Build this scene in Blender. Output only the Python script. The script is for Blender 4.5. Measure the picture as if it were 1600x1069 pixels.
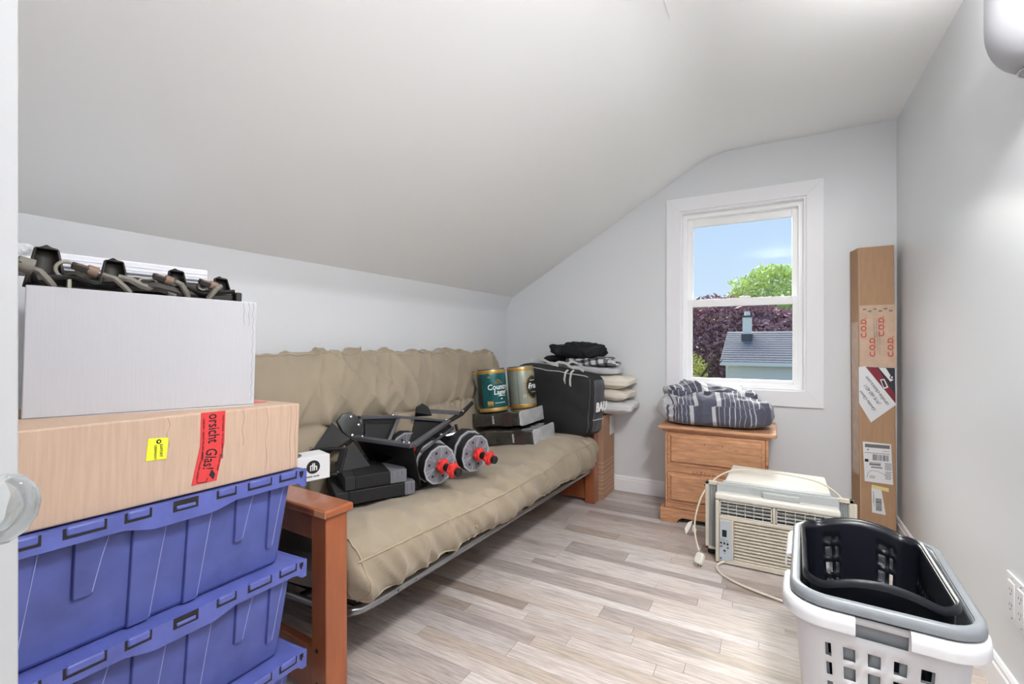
import bpy, bmesh, math, random
from mathutils import Vector, Matrix, noise as mnoise
PI = math.pi
R = math.radians
random.seed(7)
for o in list(bpy.data.objects):
    bpy.data.objects.remove(o, do_unlink=True)
S = bpy.context.scene
C = S.collection

# ---------------------------------------------------------------- camera
cam_d = bpy.data.cameras.new('camera')
cam_d.sensor_width = 36.0
cam_d.lens = 36.0 * 725.0 / 1600.0
cam_d.clip_start = 0.02
cam_d.clip_end = 400
cam = bpy.data.objects.new('camera', cam_d)
cam.location = (0, 0, 1.132)
cam.rotation_euler = (R(90), 0, R(29.3))
C.objects.link(cam)
S.camera = cam

# ---------------------------------------------------------------- sky, sun, exposure
world = bpy.data.worlds.new('sky')
S.world = world
world.use_nodes = True
wn = world.node_tree
wn.nodes.clear()
w_out = wn.nodes.new('ShaderNodeOutputWorld')
w_bg = wn.nodes.new('ShaderNodeBackground')
w_tc = wn.nodes.new('ShaderNodeTexCoord')
w_sep = wn.nodes.new('ShaderNodeSeparateXYZ')
w_ramp = wn.nodes.new('ShaderNodeValToRGB')
w_ramp.color_ramp.elements[0].position = 0.0
w_ramp.color_ramp.elements[0].color = (0.66, 0.80, 0.95, 1)
w_ramp.color_ramp.elements[1].position = 0.45
w_ramp.color_ramp.elements[1].color = (0.38, 0.58, 0.92, 1)
wn.links.new(w_tc.outputs['Generated'], w_sep.inputs[0])
wn.links.new(w_sep.outputs['Z'], w_ramp.inputs[0])
wn.links.new(w_ramp.outputs[0], w_bg.inputs['Color'])
w_bg.inputs['Strength'].default_value = 0.87
wn.links.new(w_bg.outputs[0], w_out.inputs[0])

sun_d = bpy.data.lights.new('sun', 'SUN')
sun_d.energy = 13.0
sun_d.angle = R(60)
sun_d.color = (1.0, 0.95, 0.87)
sun = bpy.data.objects.new('sun', sun_d)
sun.rotation_euler = (R(-50), 0, R(14))     # hazy sun, in front of the window
C.objects.link(sun)

S.view_settings.view_transform = 'Standard'
S.view_settings.look = 'None'
S.view_settings.gamma = 1.0
S.view_settings.use_curve_mapping = False
S.view_settings.exposure = 0.34
HALL_FILL_POWER = 14.0
SCONCE_POWER = (5.0, 47.0)  # visible sconce, then the fill sconce added over the doorway
CEILING_FILL_POWER = 40.0  # ceiling disc added as fill light
S.cycles.diffuse_bounces = 8
S.cycles.max_bounces = 14

# ---------------------------------------------------------------- helpers
def tag(o, label=None, cat=None, group=None, kind=None):
    if label: o['label'] = label
    if cat: o['category'] = cat
    if group: o['group'] = group
    if kind: o['kind'] = kind
    return o

def thing(name, label, cat, loc=(0, 0, 0), rot=(0, 0, 0), group=None):
    o = bpy.data.objects.new(name, None)
    o.empty_display_size = 0.05
    C.objects.link(o)
    o.location = loc
    o.rotation_euler = rot
    return tag(o, label, cat, group)

def frame(o, r, u):
    """3x3 matrix with local x along r and local y along u, at o."""
    r = Vector(r).normalized(); u = Vector(u)
    n = r.cross(u).normalized(); u = n.cross(r)
    m = Matrix((r, u, n)).transposed().to_4x4()
    m.translation = Vector(o)
    return m

class MB:
    def __init__(self):
        self.v = []; self.f = []
    def add(self, vs, fs, m=None):
        b = len(self.v)
        for p in vs:
            p = Vector(p)
            self.v.append(m @ p if m is not None else p)
        for f in fs:
            self.f.append([i + b for i in f])
        return self
    def box(self, x0, x1, y0, y1, z0, z1, m=None):
        vs = [(x0,y0,z0),(x1,y0,z0),(x1,y1,z0),(x0,y1,z0),(x0,y0,z1),(x1,y0,z1),(x1,y1,z1),(x0,y1,z1)]
        fs = [(0,3,2,1),(4,5,6,7),(0,1,5,4),(1,2,6,5),(2,3,7,6),(3,0,4,7)]
        return self.add(vs, fs, m)
    def cbox(self, c, s, m=None):
        return self.box(c[0]-s[0]/2, c[0]+s[0]/2, c[1]-s[1]/2, c[1]+s[1]/2, c[2]-s[2]/2, c[2]+s[2]/2, m)
    def prism(self, pts, z0, z1, m=None):
        n = len(pts)
        vs = [(p[0], p[1], z0) for p in pts] + [(p[0], p[1], z1) for p in pts]
        fs = [tuple(range(n-1, -1, -1)), tuple(range(n, 2*n))]
        for i in range(n):
            j = (i+1) % n
            fs.append((i, j, n+j, n+i))
        return self.add(vs, fs, m)
    def plate(self, pts, th):
        """planar polygon in 3D, thickened along its normal"""
        pts = [Vector(p) for p in pts]
        n = Vector((0,0,0))
        for i in range(len(pts)):
            a = pts[i]; b = pts[(i+1) % len(pts)]
            n += a.cross(b)
        n.normalize()
        k = len(pts)
        vs = [p - n*th/2 for p in pts] + [p + n*th/2 for p in pts]
        fs = [tuple(range(k-1, -1, -1)), tuple(range(k, 2*k))]
        for i in range(k):
            j = (i+1) % k
            fs.append((i, j, k+j, k+i))
        return self.add(vs, fs)
    def loft(self, rings, closed=True, cap=True, m=None):
        n = len(rings[0]); vs = []; fs = []
        for r in rings: vs += list(r)
        for k in range(len(rings)-1):
            for i in range(n if closed else n-1):
                j = (i+1) % n
                fs.append((k*n+i, k*n+j, (k+1)*n+j, (k+1)*n+i))
        if cap and closed:
            fs.append(tuple(range(n-1, -1, -1)))
            fs.append(tuple(range((len(rings)-1)*n, len(rings)*n)))
        return self.add(vs, fs, m)
    def lathe(self, prof, n=24, m=None):
        rings = [[(r*math.cos(2*PI*i/n), r*math.sin(2*PI*i/n), z) for i in range(n)] for r, z in prof]
        return self.loft(rings, True, True, m)
    def tube(self, path, r, n=8, closed=False):
        path = [Vector(p) for p in path]
        rings = []; k = len(path)
        prev = None
        for i, p in enumerate(path):
            a = path[(i-1) % k] if (i > 0 or closed) else p
            b = path[(i+1) % k] if (i < k-1 or closed) else p
            t = (b-a).normalized()
            if prev is None:
                ref = Vector((0,0,1)) if abs(t.z) < 0.9 else Vector((1,0,0))
                x = t.cross(ref).normalized()
            else:
                x = (prev - t*prev.dot(t)).normalized()
            prev = x
            y = t.cross(x)
            rr = r[i] if isinstance(r, (list, tuple)) else r
            rings.append([p + x*rr*math.cos(2*PI*q/n) + y*rr*math.sin(2*PI*q/n) for q in range(n)])
        if closed:
            rings.append(rings[0])
        return self.loft(rings, True, not closed)
    def bar(self, a, b, w, h, up=(0,0,1)):
        a = Vector(a); b = Vector(b)
        t = (b-a).normalized(); s = t.cross(Vector(up)).normalized(); u = s.cross(t)
        ring = lambda p: [p - s*w/2 - u*h/2, p + s*w/2 - u*h/2, p + s*w/2 + u*h/2, p - s*w/2 + u*h/2]
        return self.loft([ring(a), ring(b)])
    def mesh(self, name, smooth=False, angle=35):
        me = bpy.data.meshes.new(name)
        me.from_pydata([tuple(p) for p in self.v], [], self.f)
        bm = bmesh.new(); bm.from_mesh(me)
        bmesh.ops.recalc_face_normals(bm, faces=bm.faces)
        bm.to_mesh(me); bm.free()
        if smooth:
            me.shade_smooth()
            me.set_sharp_from_angle(angle=R(angle))
        return me
    def build(self, name, mat, parent=None, smooth=False, bevel=0, seg=2, loc=None, rot=None, angle=35, solid=0, subsurf=0):
        o = bpy.data.objects.new(name, self.mesh(name, smooth or bevel > 0, angle))
        C.objects.link(o)
        o.data.materials.append(M[mat] if isinstance(mat, str) else mat)
        if parent is not None: o.parent = parent
        if loc is not None: o.location = loc
        if rot is not None: o.rotation_euler = rot
        if solid:
            md = o.modifiers.new('solid', 'SOLIDIFY'); md.thickness = solid; md.offset = 0
        if subsurf:
            md = o.modifiers.new('sub', 'SUBSURF'); md.levels = subsurf; md.render_levels = subsurf
        if bevel:
            md = o.modifiers.new('bevel', 'BEVEL'); md.width = bevel; md.segments = seg
            md.limit_method = 'ANGLE'; md.angle_limit = R(40)
        return o

def nz(x, y, z, k=1.0, seed=0.0):
    return mnoise.noise(Vector((x*k+seed, y*k-seed*0.7, z*k+seed*1.3)))

def soft_box(sx, sy, sz, n=16, k=6.0, fn=None):
    """rounded box grid, bottom at z=0; fn(p) -> new p in unit-free metres"""
    mb = MB(); idx = {}
    def vert(a):
        key = tuple(round(q*n) for q in a)
        if key in idx: return idx[key]
        x, y, z = a
        s = (abs(x)**k + abs(y)**k + abs(z)**k) ** (-1.0/k)
        p = Vector((x*s*sx/2, y*s*sy/2, z*s*sz/2 + sz/2))
        if fn: p = Vector(fn(p, Vector((x*s, y*s, z*s))))
        idx[key] = len(mb.v); mb.v.append(p)
        return idx[key]
    g = [-1 + 2*i/n for i in range(n+1)]
    for ax in range(3):
        for sgn in (-1, 1):
            for i in range(n):
                for j in range(n):
                    q = []
                    for di, dj in ((0,0),(1,0),(1,1),(0,1)):
                        a = [0,0,0]; a[ax] = sgn
                        a[(ax+1) % 3] = g[i+di]; a[(ax+2) % 3] = g[j+dj]
                        q.append(vert(tuple(a)))
                    mb.f.append(q if sgn > 0 else q[::-1])
    return mb

def rrect(w, d, r, n):
    """n points evenly spread on a rounded rectangle (centred)"""
    segs = []
    hw, hd = w/2 - r, d/2 - r
    lens = [2*hd, PI*r/2, 2*hw, PI*r/2, 2*hd, PI*r/2, 2*hw, PI*r/2]
    tot = sum(lens); out = []
    for i in range(n):
        s = tot*i/n; k = 0
        while k < 7 and s > lens[k]:
            s -= lens[k]; k += 1
        t = s/lens[k] if lens[k] > 0 else 0
        if k == 0: p = (w/2, -hd + 2*hd*t)
        elif k == 1: a = t*PI/2; p = (hw + r*math.cos(a), hd + r*math.sin(a))
        elif k == 2: p = (hw - 2*hw*t, d/2)
        elif k == 3: a = PI/2 + t*PI/2; p = (-hw + r*math.cos(a), hd + r*math.sin(a))
        elif k == 4: p = (-w/2, hd - 2*hd*t)
        elif k == 5: a = PI + t*PI/2; p = (-hw + r*math.cos(a), -hd + r*math.sin(a))
        elif k == 6: p = (-hw + 2*hw*t, -d/2)
        else: a = 1.5*PI + t*PI/2; p = (hw + r*math.cos(a), -hd + r*math.sin(a))
        out.append(p)
    return out

def text(s, size, mat, parent, o, r, u, name='lettering', depth=0.0003, align='CENTER', bend=None, shear=0.0, sx=1.0, bold=0.0):
    cu = bpy.data.curves.new('txt', 'FONT')
    cu.body = s; cu.size = size; cu.align_x = align; cu.align_y = 'CENTER'
    cu.extrude = depth; cu.shear = shear; cu.resolution_u = 3; cu.offset = bold
    t = bpy.data.objects.new('txt', cu); C.objects.link(t)
    bpy.context.view_layer.update()
    me = bpy.data.meshes.new_from_object(t.evaluated_get(bpy.context.evaluated_depsgraph_get()))
    bpy.data.objects.remove(t, do_unlink=True)
    for v in me.vertices: v.co.x *= sx
    if bend:                                   # wrap round a vertical cylinder of radius bend
        for v in me.vertices:
            a = v.co.x/bend; rr = bend + v.co.z
            v.co.x, v.co.z = rr*math.sin(a), rr*math.cos(a) - bend
    me.name = name
    ob = bpy.data.objects.new(name, me); C.objects.link(ob)
    me.materials.clear(); me.materials.append(M[mat])
    ob.parent = parent
    ob.matrix_local = frame(o, r, u)
    return ob

# ---------------------------------------------------------------- materials
M = {}
def srgb(r, g, b):
    f = lambda c: ((c/255.0+0.055)/1.055)**2.4 if c > 10 else c/255.0/12.92
    return (f(r), f(g), f(b), 1)

def mat(name, col, rough=0.5, metal=0.0, var=0.0, vscale=6.0, bump=0.0, bscale=40.0, stretch=(1,1,1), spec=0.5, coat=0.0, sheen=0.0, trans=0.0, ior=1.45, emit=None, alpha=1.0):
    m = bpy.data.materials.new(name); m.use_nodes = True
    nt = m.node_tree; b = nt.nodes['Principled BSDF']
    b.inputs['Base Color'].default_value = col
    b.inputs['Roughness'].default_value = rough
    b.inputs['Metallic'].default_value = metal
    b.inputs['Specular IOR Level'].default_value = spec
    b.inputs['Coat Weight'].default_value = coat
    b.inputs['Sheen Weight'].default_value = sheen
    b.inputs['Transmission Weight'].default_value = trans
    b.inputs['IOR'].default_value = ior
    if emit:
        b.inputs['Emission Color'].default_value = emit[0]
        b.inputs['Emission Strength'].default_value = emit[1]
    if var or bump:
        tc = nt.nodes.new('ShaderNodeTexCoord'); mp = nt.nodes.new('ShaderNodeMapping')
        mp.inputs['Scale'].default_value = stretch
        nt.links.new(tc.outputs['Object'], mp.inputs['Vector'])
    if var:
        n = nt.nodes.new('ShaderNodeTexNoise'); n.inputs['Scale'].default_value = vscale; n.inputs['Detail'].default_value = 5
        nt.links.new(mp.outputs[0], n.inputs['Vector'])
        rp = nt.nodes.new('ShaderNodeValToRGB')
        rp.color_ramp.elements[0].position = 0.3; rp.color_ramp.elements[1].position = 0.7
        rp.color_ramp.elements[0].color = tuple(c*(1-var) for c in col[:3]) + (1,)
        rp.color_ramp.elements[1].color = tuple(min(1, c*(1+var)) for c in col[:3]) + (1,)
        nt.links.new(n.outputs['Fac'], rp.inputs[0]); nt.links.new(rp.outputs[0], b.inputs['Base Color'])
    if bump:
        n2 = nt.nodes.new('ShaderNodeTexNoise'); n2.inputs['Scale'].default_value = bscale; n2.inputs['Detail'].default_value = 4
        nt.links.new(mp.outputs[0], n2.inputs['Vector'])
        bp = nt.nodes.new('ShaderNodeBump'); bp.inputs['Strength'].default_value = bump; bp.inputs['Distance'].default_value = 0.01
        nt.links.new(n2.outputs['Fac'], bp.inputs['Height']); nt.links.new(bp.outputs[0], b.inputs['Normal'])
    M[name] = m
    return m

mat('wall_paint', srgb(220,222,225), 0.34, bump=0.03, bscale=18, spec=0.5)
mat('ceiling_paint', srgb(240,241,240), 0.6, bump=0.04, bscale=5)
mat('white_trim', srgb(238,238,241), 0.35)
mat('white_vinyl', srgb(246,246,246), 0.3)
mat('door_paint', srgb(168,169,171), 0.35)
mat('seam_plaster', srgb(230,230,228), 0.6)
mat('white_card', srgb(182,182,187), 0.7, var=0.015, vscale=30, stretch=(10,10,0.5), bump=0.04, bscale=25)
mat('brown_card', srgb(184,158,138), 0.75, var=0.07, vscale=12, stretch=(12,12,0.7), bump=0.12, bscale=22)
mat('tan_card', srgb(168,134,104), 0.75, var=0.06, vscale=10, stretch=(6,6,1.0), bump=0.05)
mat('stripe_card', srgb(168,130,104), 0.75, var=0.05)
mat('card_line', srgb(206,178,152), 0.75)
mat('tape_red', srgb(206,60,62), 0.4, var=0.04)
mat('label_yellow', srgb(222,226,52), 0.5)
mat('ink', srgb(30,28,30), 0.6)
mat('ink_grey', srgb(110,108,108), 0.6)
mat('ink_red', srgb(188,62,46), 0.6)
mat('ink_white', srgb(238,238,236), 0.5)
mat('paper', srgb(222,222,224), 0.6)
mat('paper_yellow', srgb(222,206,140), 0.6)
mat('clear_tape', srgb(196,168,146), 0.25, var=0.08, vscale=18, spec=0.6)
mat('tote_blue', srgb(76,86,148), 0.42, var=0.20, vscale=11, bump=0.05, bscale=60)
mat('tote_lid_blue', srgb(84,93,160), 0.40, var=0.14, vscale=14, bump=0.06, bscale=70)
mat('tote_scuff', srgb(150,156,206), 0.5)
mat('wood_red', srgb(146,82,50), 0.32, var=0.14, vscale=5, stretch=(6,6,1.2), coat=0.3)
mat('bare_wood', srgb(196,140,98), 0.6, var=0.1)
mat('black_metal', srgb(34,34,36), 0.28, metal=0.6)
mat('steel_tube', srgb(150,152,156), 0.22, metal=0.9)
mat('canvas', srgb(150,137,118), 0.85, var=0.10, vscale=4, bump=0.10, bscale=220, sheen=0.2)
mat('canvas_piping', srgb(160,146,124), 0.85, var=0.08)
mat('black_plastic', srgb(13,13,14), 0.35)
mat('black_gloss', srgb(9,9,10), 0.15, coat=0.5)
mat('black_rubber', srgb(20,20,22), 0.65, bump=0.05, bscale=200)
mat('rail_grey', srgb(84,84,90), 0.4, metal=0.3)
mat('plate_grey', srgb(116,116,124), 0.45, var=0.05)
mat('plate_edge', srgb(164,164,170), 0.4)
mat('red_plastic', srgb(206,48,44), 0.35)
mat('foam_black', srgb(34,34,36), 0.75, var=0.08, vscale=30)
mat('foam_grey', srgb(104,104,110), 0.7, var=0.05)
mat('steel', srgb(150,150,155), 0.25, metal=0.9)
mat('keg_grey', srgb(150,156,146), 0.3, metal=0.3, var=0.06, vscale=8)
mat('keg_gold', srgb(190,150,82), 0.3, metal=0.6, var=0.15, vscale=20)
mat('keg_teal', srgb(20,84,86), 0.3, metal=0.25, var=0.35, vscale=22, stretch=(1,1,0.5))
mat('keg_dark', srgb(40,42,40), 0.4, var=0.2, vscale=30)
mat('wrap_dark', srgb(56,55,52), 0.12, var=0.35, vscale=12, bump=0.7, bscale=24, coat=1.0)
mat('wrap_light', srgb(186,186,188), 0.16, var=0.14, vscale=10, bump=0.5, bscale=26, coat=0.6)
mat('wrap_band', srgb(60,50,50), 0.25, var=0.3, vscale=20, coat=0.5)
mat('bag_black', srgb(30,30,33), 0.8, var=0.08, vscale=90, bump=0.12, bscale=300)
mat('bag_grey', srgb(74,75,78), 0.4, var=0.25, vscale=8, bump=0.2, bscale=14)
mat('bag_white', srgb(206,206,204), 0.6)
mat('cloth_black', srgb(20,21,25), 0.9, var=0.15, vscale=20, bump=0.1, bscale=200)
mat('pillow_cream', srgb(222,214,200), 0.9, var=0.06, vscale=7, bump=0.12, bscale=16)
mat('pillow_white', srgb(214,214,214), 0.9, var=0.04, bump=0.1, bscale=16)
mat('plaid_light', srgb(188,188,190), 0.9, var=0.1, vscale=14, bump=0.2, bscale=30)
mat('navy_plastic', srgb(20,22,30), 0.28, var=0.1)
mat('grey_plastic', srgb(132,137,142), 0.35)
mat('white_plastic', srgb(218,218,221), 0.35)
mat('ac_cream', srgb(202,194,179), 0.45, var=0.04)
mat('ac_white', srgb(218,216,208), 0.4, var=0.03)
mat('ac_grey', srgb(176,180,180), 0.45, var=0.05, vscale=10)
mat('ac_panel', srgb(178,186,192), 0.4)
mat('ac_dark', srgb(70,58,48), 0.6, var=0.2, vscale=30)
mat('cord_beige', srgb(212,204,188), 0.45)
mat('cord_white', srgb(226,222,214), 0.45)
mat('outlet_white', srgb(224,224,226), 0.3)
mat('shade_glass', srgb(222,223,228), 0.22, coat=0.4)
mat('knob_glass', srgb(232,236,236), 0.05, trans=0.85, ior=1.5)
mat('chrome', srgb(190,190,192), 0.15, metal=1.0)
mat('rust_black', srgb(40,37,34), 0.55, var=0.35, vscale=30, bump=0.1)
mat('rust_grey', srgb(112,108,100), 0.6, var=0.25, vscale=40)
mat('connector', srgb(150,148,136), 0.55, var=0.1)
mat('copper', srgb(118,96,80), 0.5, var=0.2)
mat('foam_white', srgb(222,222,230), 0.6, bump=0.05, bscale=60)
mat('grey_underside', srgb(150,150,156), 0.6)
mat('cling_film', srgb(196,198,200), 0.12, var=0.2, vscale=40, bump=0.8, bscale=60, coat=0.8)
mat('car_red', srgb(128,34,48), 0.4, var=0.15)
mat('car_dark', srgb(44,44,50), 0.4)
mat('house_wall', srgb(238,238,234), 0.7)
mat('house_trim', srgb(236,236,236), 0.6)
mat('roof_shingle', srgb(112,113,122), 0.85, var=0.28, vscale=5, stretch=(1,4,4), bump=0.2)
mat('chimney_pale', srgb(236,236,230), 0.8, var=0.05)
mat('flashing', srgb(80,82,90), 0.7)
mat('leaf_purple', srgb(166,128,136), 0.7, var=0.3, vscale=1.2)
mat('leaf_green', srgb(196,214,140), 0.7, var=0.3, vscale=1.0)
mat('leaf_yellow', srgb(190,192,100), 0.7, var=0.3, vscale=1.5)
mat('bark', srgb(86,74,62), 0.9, var=0.2)
mat('grass', srgb(86,92,74), 0.95, var=0.2, vscale=0.6)
mat('fill_glow', (1,1,1,1), 0.5, emit=((1.0,0.965,0.92,1), 6.0))  # emission for the added hallway fill lamp

# window glass: clear pane with a faint mirror
g = bpy.data.materials.new('window_glass'); g.use_nodes = True
nt = g.node_tree; nt.nodes.clear()
go = nt.nodes.new('ShaderNodeOutputMaterial'); gm = nt.nodes.new('ShaderNodeMixShader')
gt = nt.nodes.new('ShaderNodeBsdfTransparent'); gg = nt.nodes.new('ShaderNodeBsdfGlossy')
gg.inputs['Roughness'].default_value = 0.02; gt.inputs['Color'].default_value = (0.97,0.985,0.98,1)
gm.inputs[0].default_value = 0.01
nt.links.new(gt.outputs[0], gm.inputs[1]); nt.links.new(gg.outputs[0], gm.inputs[2]); nt.links.new(gm.outputs[0], go.inputs[0])
M['window_glass'] = g

# milky sconce glass: lets part of the bulb's light through
g = M['shade_glass']; nt = g.node_tree
pb_ = nt.nodes['Principled BSDF']; om_ = [n for n in nt.nodes if n.type == 'OUTPUT_MATERIAL'][0]
tl_ = nt.nodes.new('ShaderNodeBsdfTranslucent'); tl_.inputs['Color'].default_value = (0.9, 0.9, 0.9, 1)
mx_ = nt.nodes.new('ShaderNodeMixShader'); mx_.inputs[0].default_value = 0.55
nt.links.new(pb_.outputs[0], mx_.inputs[1]); nt.links.new(tl_.outputs[0], mx_.inputs[2]); nt.links.new(mx_.outputs[0], om_.inputs['Surface'])

mat('sconce_ceramic', srgb(176,177,182), 0.4)

def wood_nodes(name, c_list, rough, gscale, axis_stretch, per_object=True, knots=False):
    """board material: tone picked per board (object random), stretched grain on it"""
    m = bpy.data.materials.new(name); m.use_nodes = True
    nt = m.node_tree; b = nt.nodes['Principled BSDF']; b.inputs['Roughness'].default_value = rough
    oi = nt.nodes.new('ShaderNodeObjectInfo'); tc = nt.nodes.new('ShaderNodeTexCoord')
    ra = nt.nodes.new('ShaderNodeValToRGB'); ra.color_ramp.interpolation = 'LINEAR'
    els = ra.color_ramp.elements
    while len(els) < len(c_list): els.new(0.5)
    for i, c in enumerate(c_list):
        els[i].position = i/(len(c_list)-1); els[i].color = c
    if per_object: nt.links.new(oi.outputs['Random'], ra.inputs[0])
    else: ra.inputs[0].default_value = 0.4
    off = nt.nodes.new('ShaderNodeVectorMath'); off.operation = 'MULTIPLY_ADD'
    cmb = nt.nodes.new('ShaderNodeCombineXYZ')
    for k in range(3): nt.links.new(oi.outputs['Random'], cmb.inputs[k])
    nt.links.new(cmb.outputs[0], off.inputs[0]); off.inputs[1].default_value = (37, 53, 71)
    nt.links.new(tc.outputs['Object'], off.inputs[2])
    mp = nt.nodes.new('ShaderNodeMapping'); mp.inputs['Scale'].default_value = axis_stretch
    nt.links.new(off.outputs[0], mp.inputs['Vector'])
    n = nt.nodes.new('ShaderNodeTexNoise'); n.inputs['Scale'].default_value = gscale; n.inputs['Detail'].default_value = 7; n.inputs['Roughness'].default_value = 0.65
    nt.links.new(mp.outputs[0], n.inputs['Vector'])
    gr = nt.nodes.new('ShaderNodeValToRGB')
    gr.color_ramp.elements[0].position = 0.32; gr.color_ramp.elements[0].color = (0.52,0.50,0.49,1)
    gr.color_ramp.elements[1].position = 0.62; gr.color_ramp.elements[1].color = (1.06,1.06,1.06,1)
    nt.links.new(n.outputs['Fac'], gr.inputs[0])
    mx = nt.nodes.new('ShaderNodeMixRGB'); mx.blend_type = 'MULTIPLY'; mx.inputs[0].default_value = 0.8
    nt.links.new(ra.outputs[0], mx.inputs[1]); nt.links.new(gr.outputs[0], mx.inputs[2])
    # darker weathered smudges
    n2 = nt.nodes.new('ShaderNodeTexNoise'); n2.inputs['Scale'].default_value = 3.2 if not knots else 9.0; n2.inputs['Detail'].default_value = 3
    mp2 = nt.nodes.new('ShaderNodeMapping'); mp2.inputs['Scale'].default_value = (1.0, 3.0, 1) if not knots else (1,1,1.6)
    nt.links.new(off.outputs[0], mp2.inputs['Vector']); nt.links.new(mp2.outputs[0], n2.inputs['Vector'])
    g2 = nt.nodes.new('ShaderNodeValToRGB')
    g2.color_ramp.elements[0].position = 0.62 if not knots else 0.70; g2.color_ramp.elements[0].color = (1,1,1,1)
    g2.color_ramp.elements[1].position = 0.78 if not knots else 0.76; g2.color_ramp.elements[1].color = (0.58,0.57,0.57,1) if not knots else (0.4,0.26,0.16,1)
    nt.links.new(n2.outputs['Fac'], g2.inputs[0])
    mx2 = nt.nodes.new('ShaderNodeMixRGB'); mx2.blend_type = 'MULTIPLY'; mx2.inputs[0].default_value = 0.85
    nt.links.new(mx.outputs[0], mx2.inputs[1]); nt.links.new(g2.outputs[0], mx2.inputs[2])
    nt.links.new(mx2.outputs[0], b.inputs['Base Color'])
    M[name] = m
wood_nodes('plank', [srgb(158,144,135), srgb(196,184,178), srgb(210,201,197), srgb(182,167,154), srgb(214,207,204), srgb(170,159,155), srgb(202,192,187)], 0.42, 9.0, (1.0, 14.0, 6.0))
wood_nodes('pine', [srgb(198,146,108), srgb(206,154,116)], 0.4, 7.0, (1.5, 8.0, 10.0), per_object=False, knots=True)

def stripe_mat(name, base, light, mid):
    m = bpy.data.materials.new(name); m.use_nodes = True
    nt = m.node_tree; b = nt.nodes['Principled BSDF']; b.inputs['Roughness'].default_value = 0.9
    b.inputs['Sheen Weight'].default_value = 0.3
    uv = nt.nodes.new('ShaderNodeAttribute'); uv.attribute_name = 'stripe'; uv.attribute_type = 'GEOMETRY'
    ra = nt.nodes.new('ShaderNodeValToRGB'); ra.color_ramp.interpolation = 'CONSTANT'
    els = ra.color_ramp.elements
    seq = [(0.0, mid), (0.085, base), (0.10, mid), (0.14, base)]
    x = 0.16
    for k in range(4):
        seq += [(x, light), (x+0.006, base)]; x += 0.034
    seq += [(0.295, mid), (0.33, base), (0.50, mid), (0.535, base)]
    x = 0.56
    for k in range(9):
        seq += [(x, light), (x+0.006, base)]; x += 0.042
    seq = seq[:32]
    while len(els) < len(seq): els.new(0.5)
    for i, (p, c) in enumerate(seq):
        els[i].position = p
    for i, (p, c) in enumerate(seq):
        els[i].color = c
    nt.links.new(uv.outputs['Fac'], ra.inputs[0])
    nt.links.new(ra.outputs[0], b.inputs['Base Color'])
    tc = nt.nodes.new('ShaderNodeTexCoord'); n2 = nt.nodes.new('ShaderNodeTexNoise'); n2.inputs['Scale'].default_value = 45
    bp = nt.nodes.new('ShaderNodeBump'); bp.inputs['Strength'].default_value = 0.25; bp.inputs['Distance'].default_value = 0.01
    nt.links.new(tc.outputs['Object'], n2.inputs['Vector']); nt.links.new(n2.outputs['Fac'], bp.inputs['Height']); nt.links.new(bp.outputs[0], b.inputs['Normal'])
    M[name] = m
stripe_mat('duvet_stripe', srgb(74,76,92), srgb(186,186,192), srgb(180,180,184))

def plaid_mat(name):
    m = bpy.data.materials.new(name); m.use_nodes = True
    nt = m.node_tree; b = nt.nodes['Principled BSDF']; b.inputs['Roughness'].default_value = 0.9
    tc = nt.nodes.new('ShaderNodeTexCoord'); mp = nt.nodes.new('ShaderNodeMapping'); mp.inputs['Rotation'].default_value = (0.3, 0.2, 0.4)
    nt.links.new(tc.outputs['Object'], mp.inputs[0])
    sep = nt.nodes.new('ShaderNodeSeparateXYZ'); nt.links.new(mp.outputs[0], sep.inputs[0])
    def band(out, per, duty):
        a = nt.nodes.new('ShaderNodeMath'); a.operation = 'WRAP'; a.inputs[1].default_value = 0; a.inputs[2].default_value = per
        nt.links.new(out, a.inputs[0])
        c = nt.nodes.new('ShaderNodeMath'); c.operation = 'LESS_THAN'; c.inputs[1].default_value = per*duty
        nt.links.new(a.outputs[0], c.inputs[0]); return c
    p = band(sep.outputs['X'], 0.055, 0.42); q = band(sep.outputs['Z'], 0.05, 0.4)
    ad = nt.nodes.new('ShaderNodeMath'); ad.operation = 'ADD'
    nt.links.new(p.outputs[0], ad.inputs[0]); nt.links.new(q.outputs[0], ad.inputs[1])
    dv = nt.nodes.new('ShaderNodeMath'); dv.operation = 'MULTIPLY'; dv.inputs[1].default_value = 0.5
    nt.links.new(ad.outputs[0], dv.inputs[0])
    ra = nt.nodes.new('ShaderNodeValToRGB'); ra.color_ramp.interpolation = 'CONSTANT'
    ra.color_ramp.elements[0].color = srgb(196,196,198); ra.color_ramp.elements[1].position = 0.4; ra.color_ramp.elements[1].color = srgb(96,96,102)
    e = ra.color_ramp.elements.new(0.9); e.color = srgb(34,34,40)
    nt.links.new(dv.outputs[0], ra.inputs[0]); nt.links.new(ra.outputs[0], b.inputs['Base Color'])
    M[name] = m
plaid_mat('plaid')

# ================================================================ the setting
XL, XR, YB, YF, ZC = -2.02, 0.64, 3.50, -0.55, 2.445

def struct(name, mb, m, parent=None, **k):
    o = mb.build(name, m, parent, **k)
    if parent is None: o['kind'] = 'structure'
    return o

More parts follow.
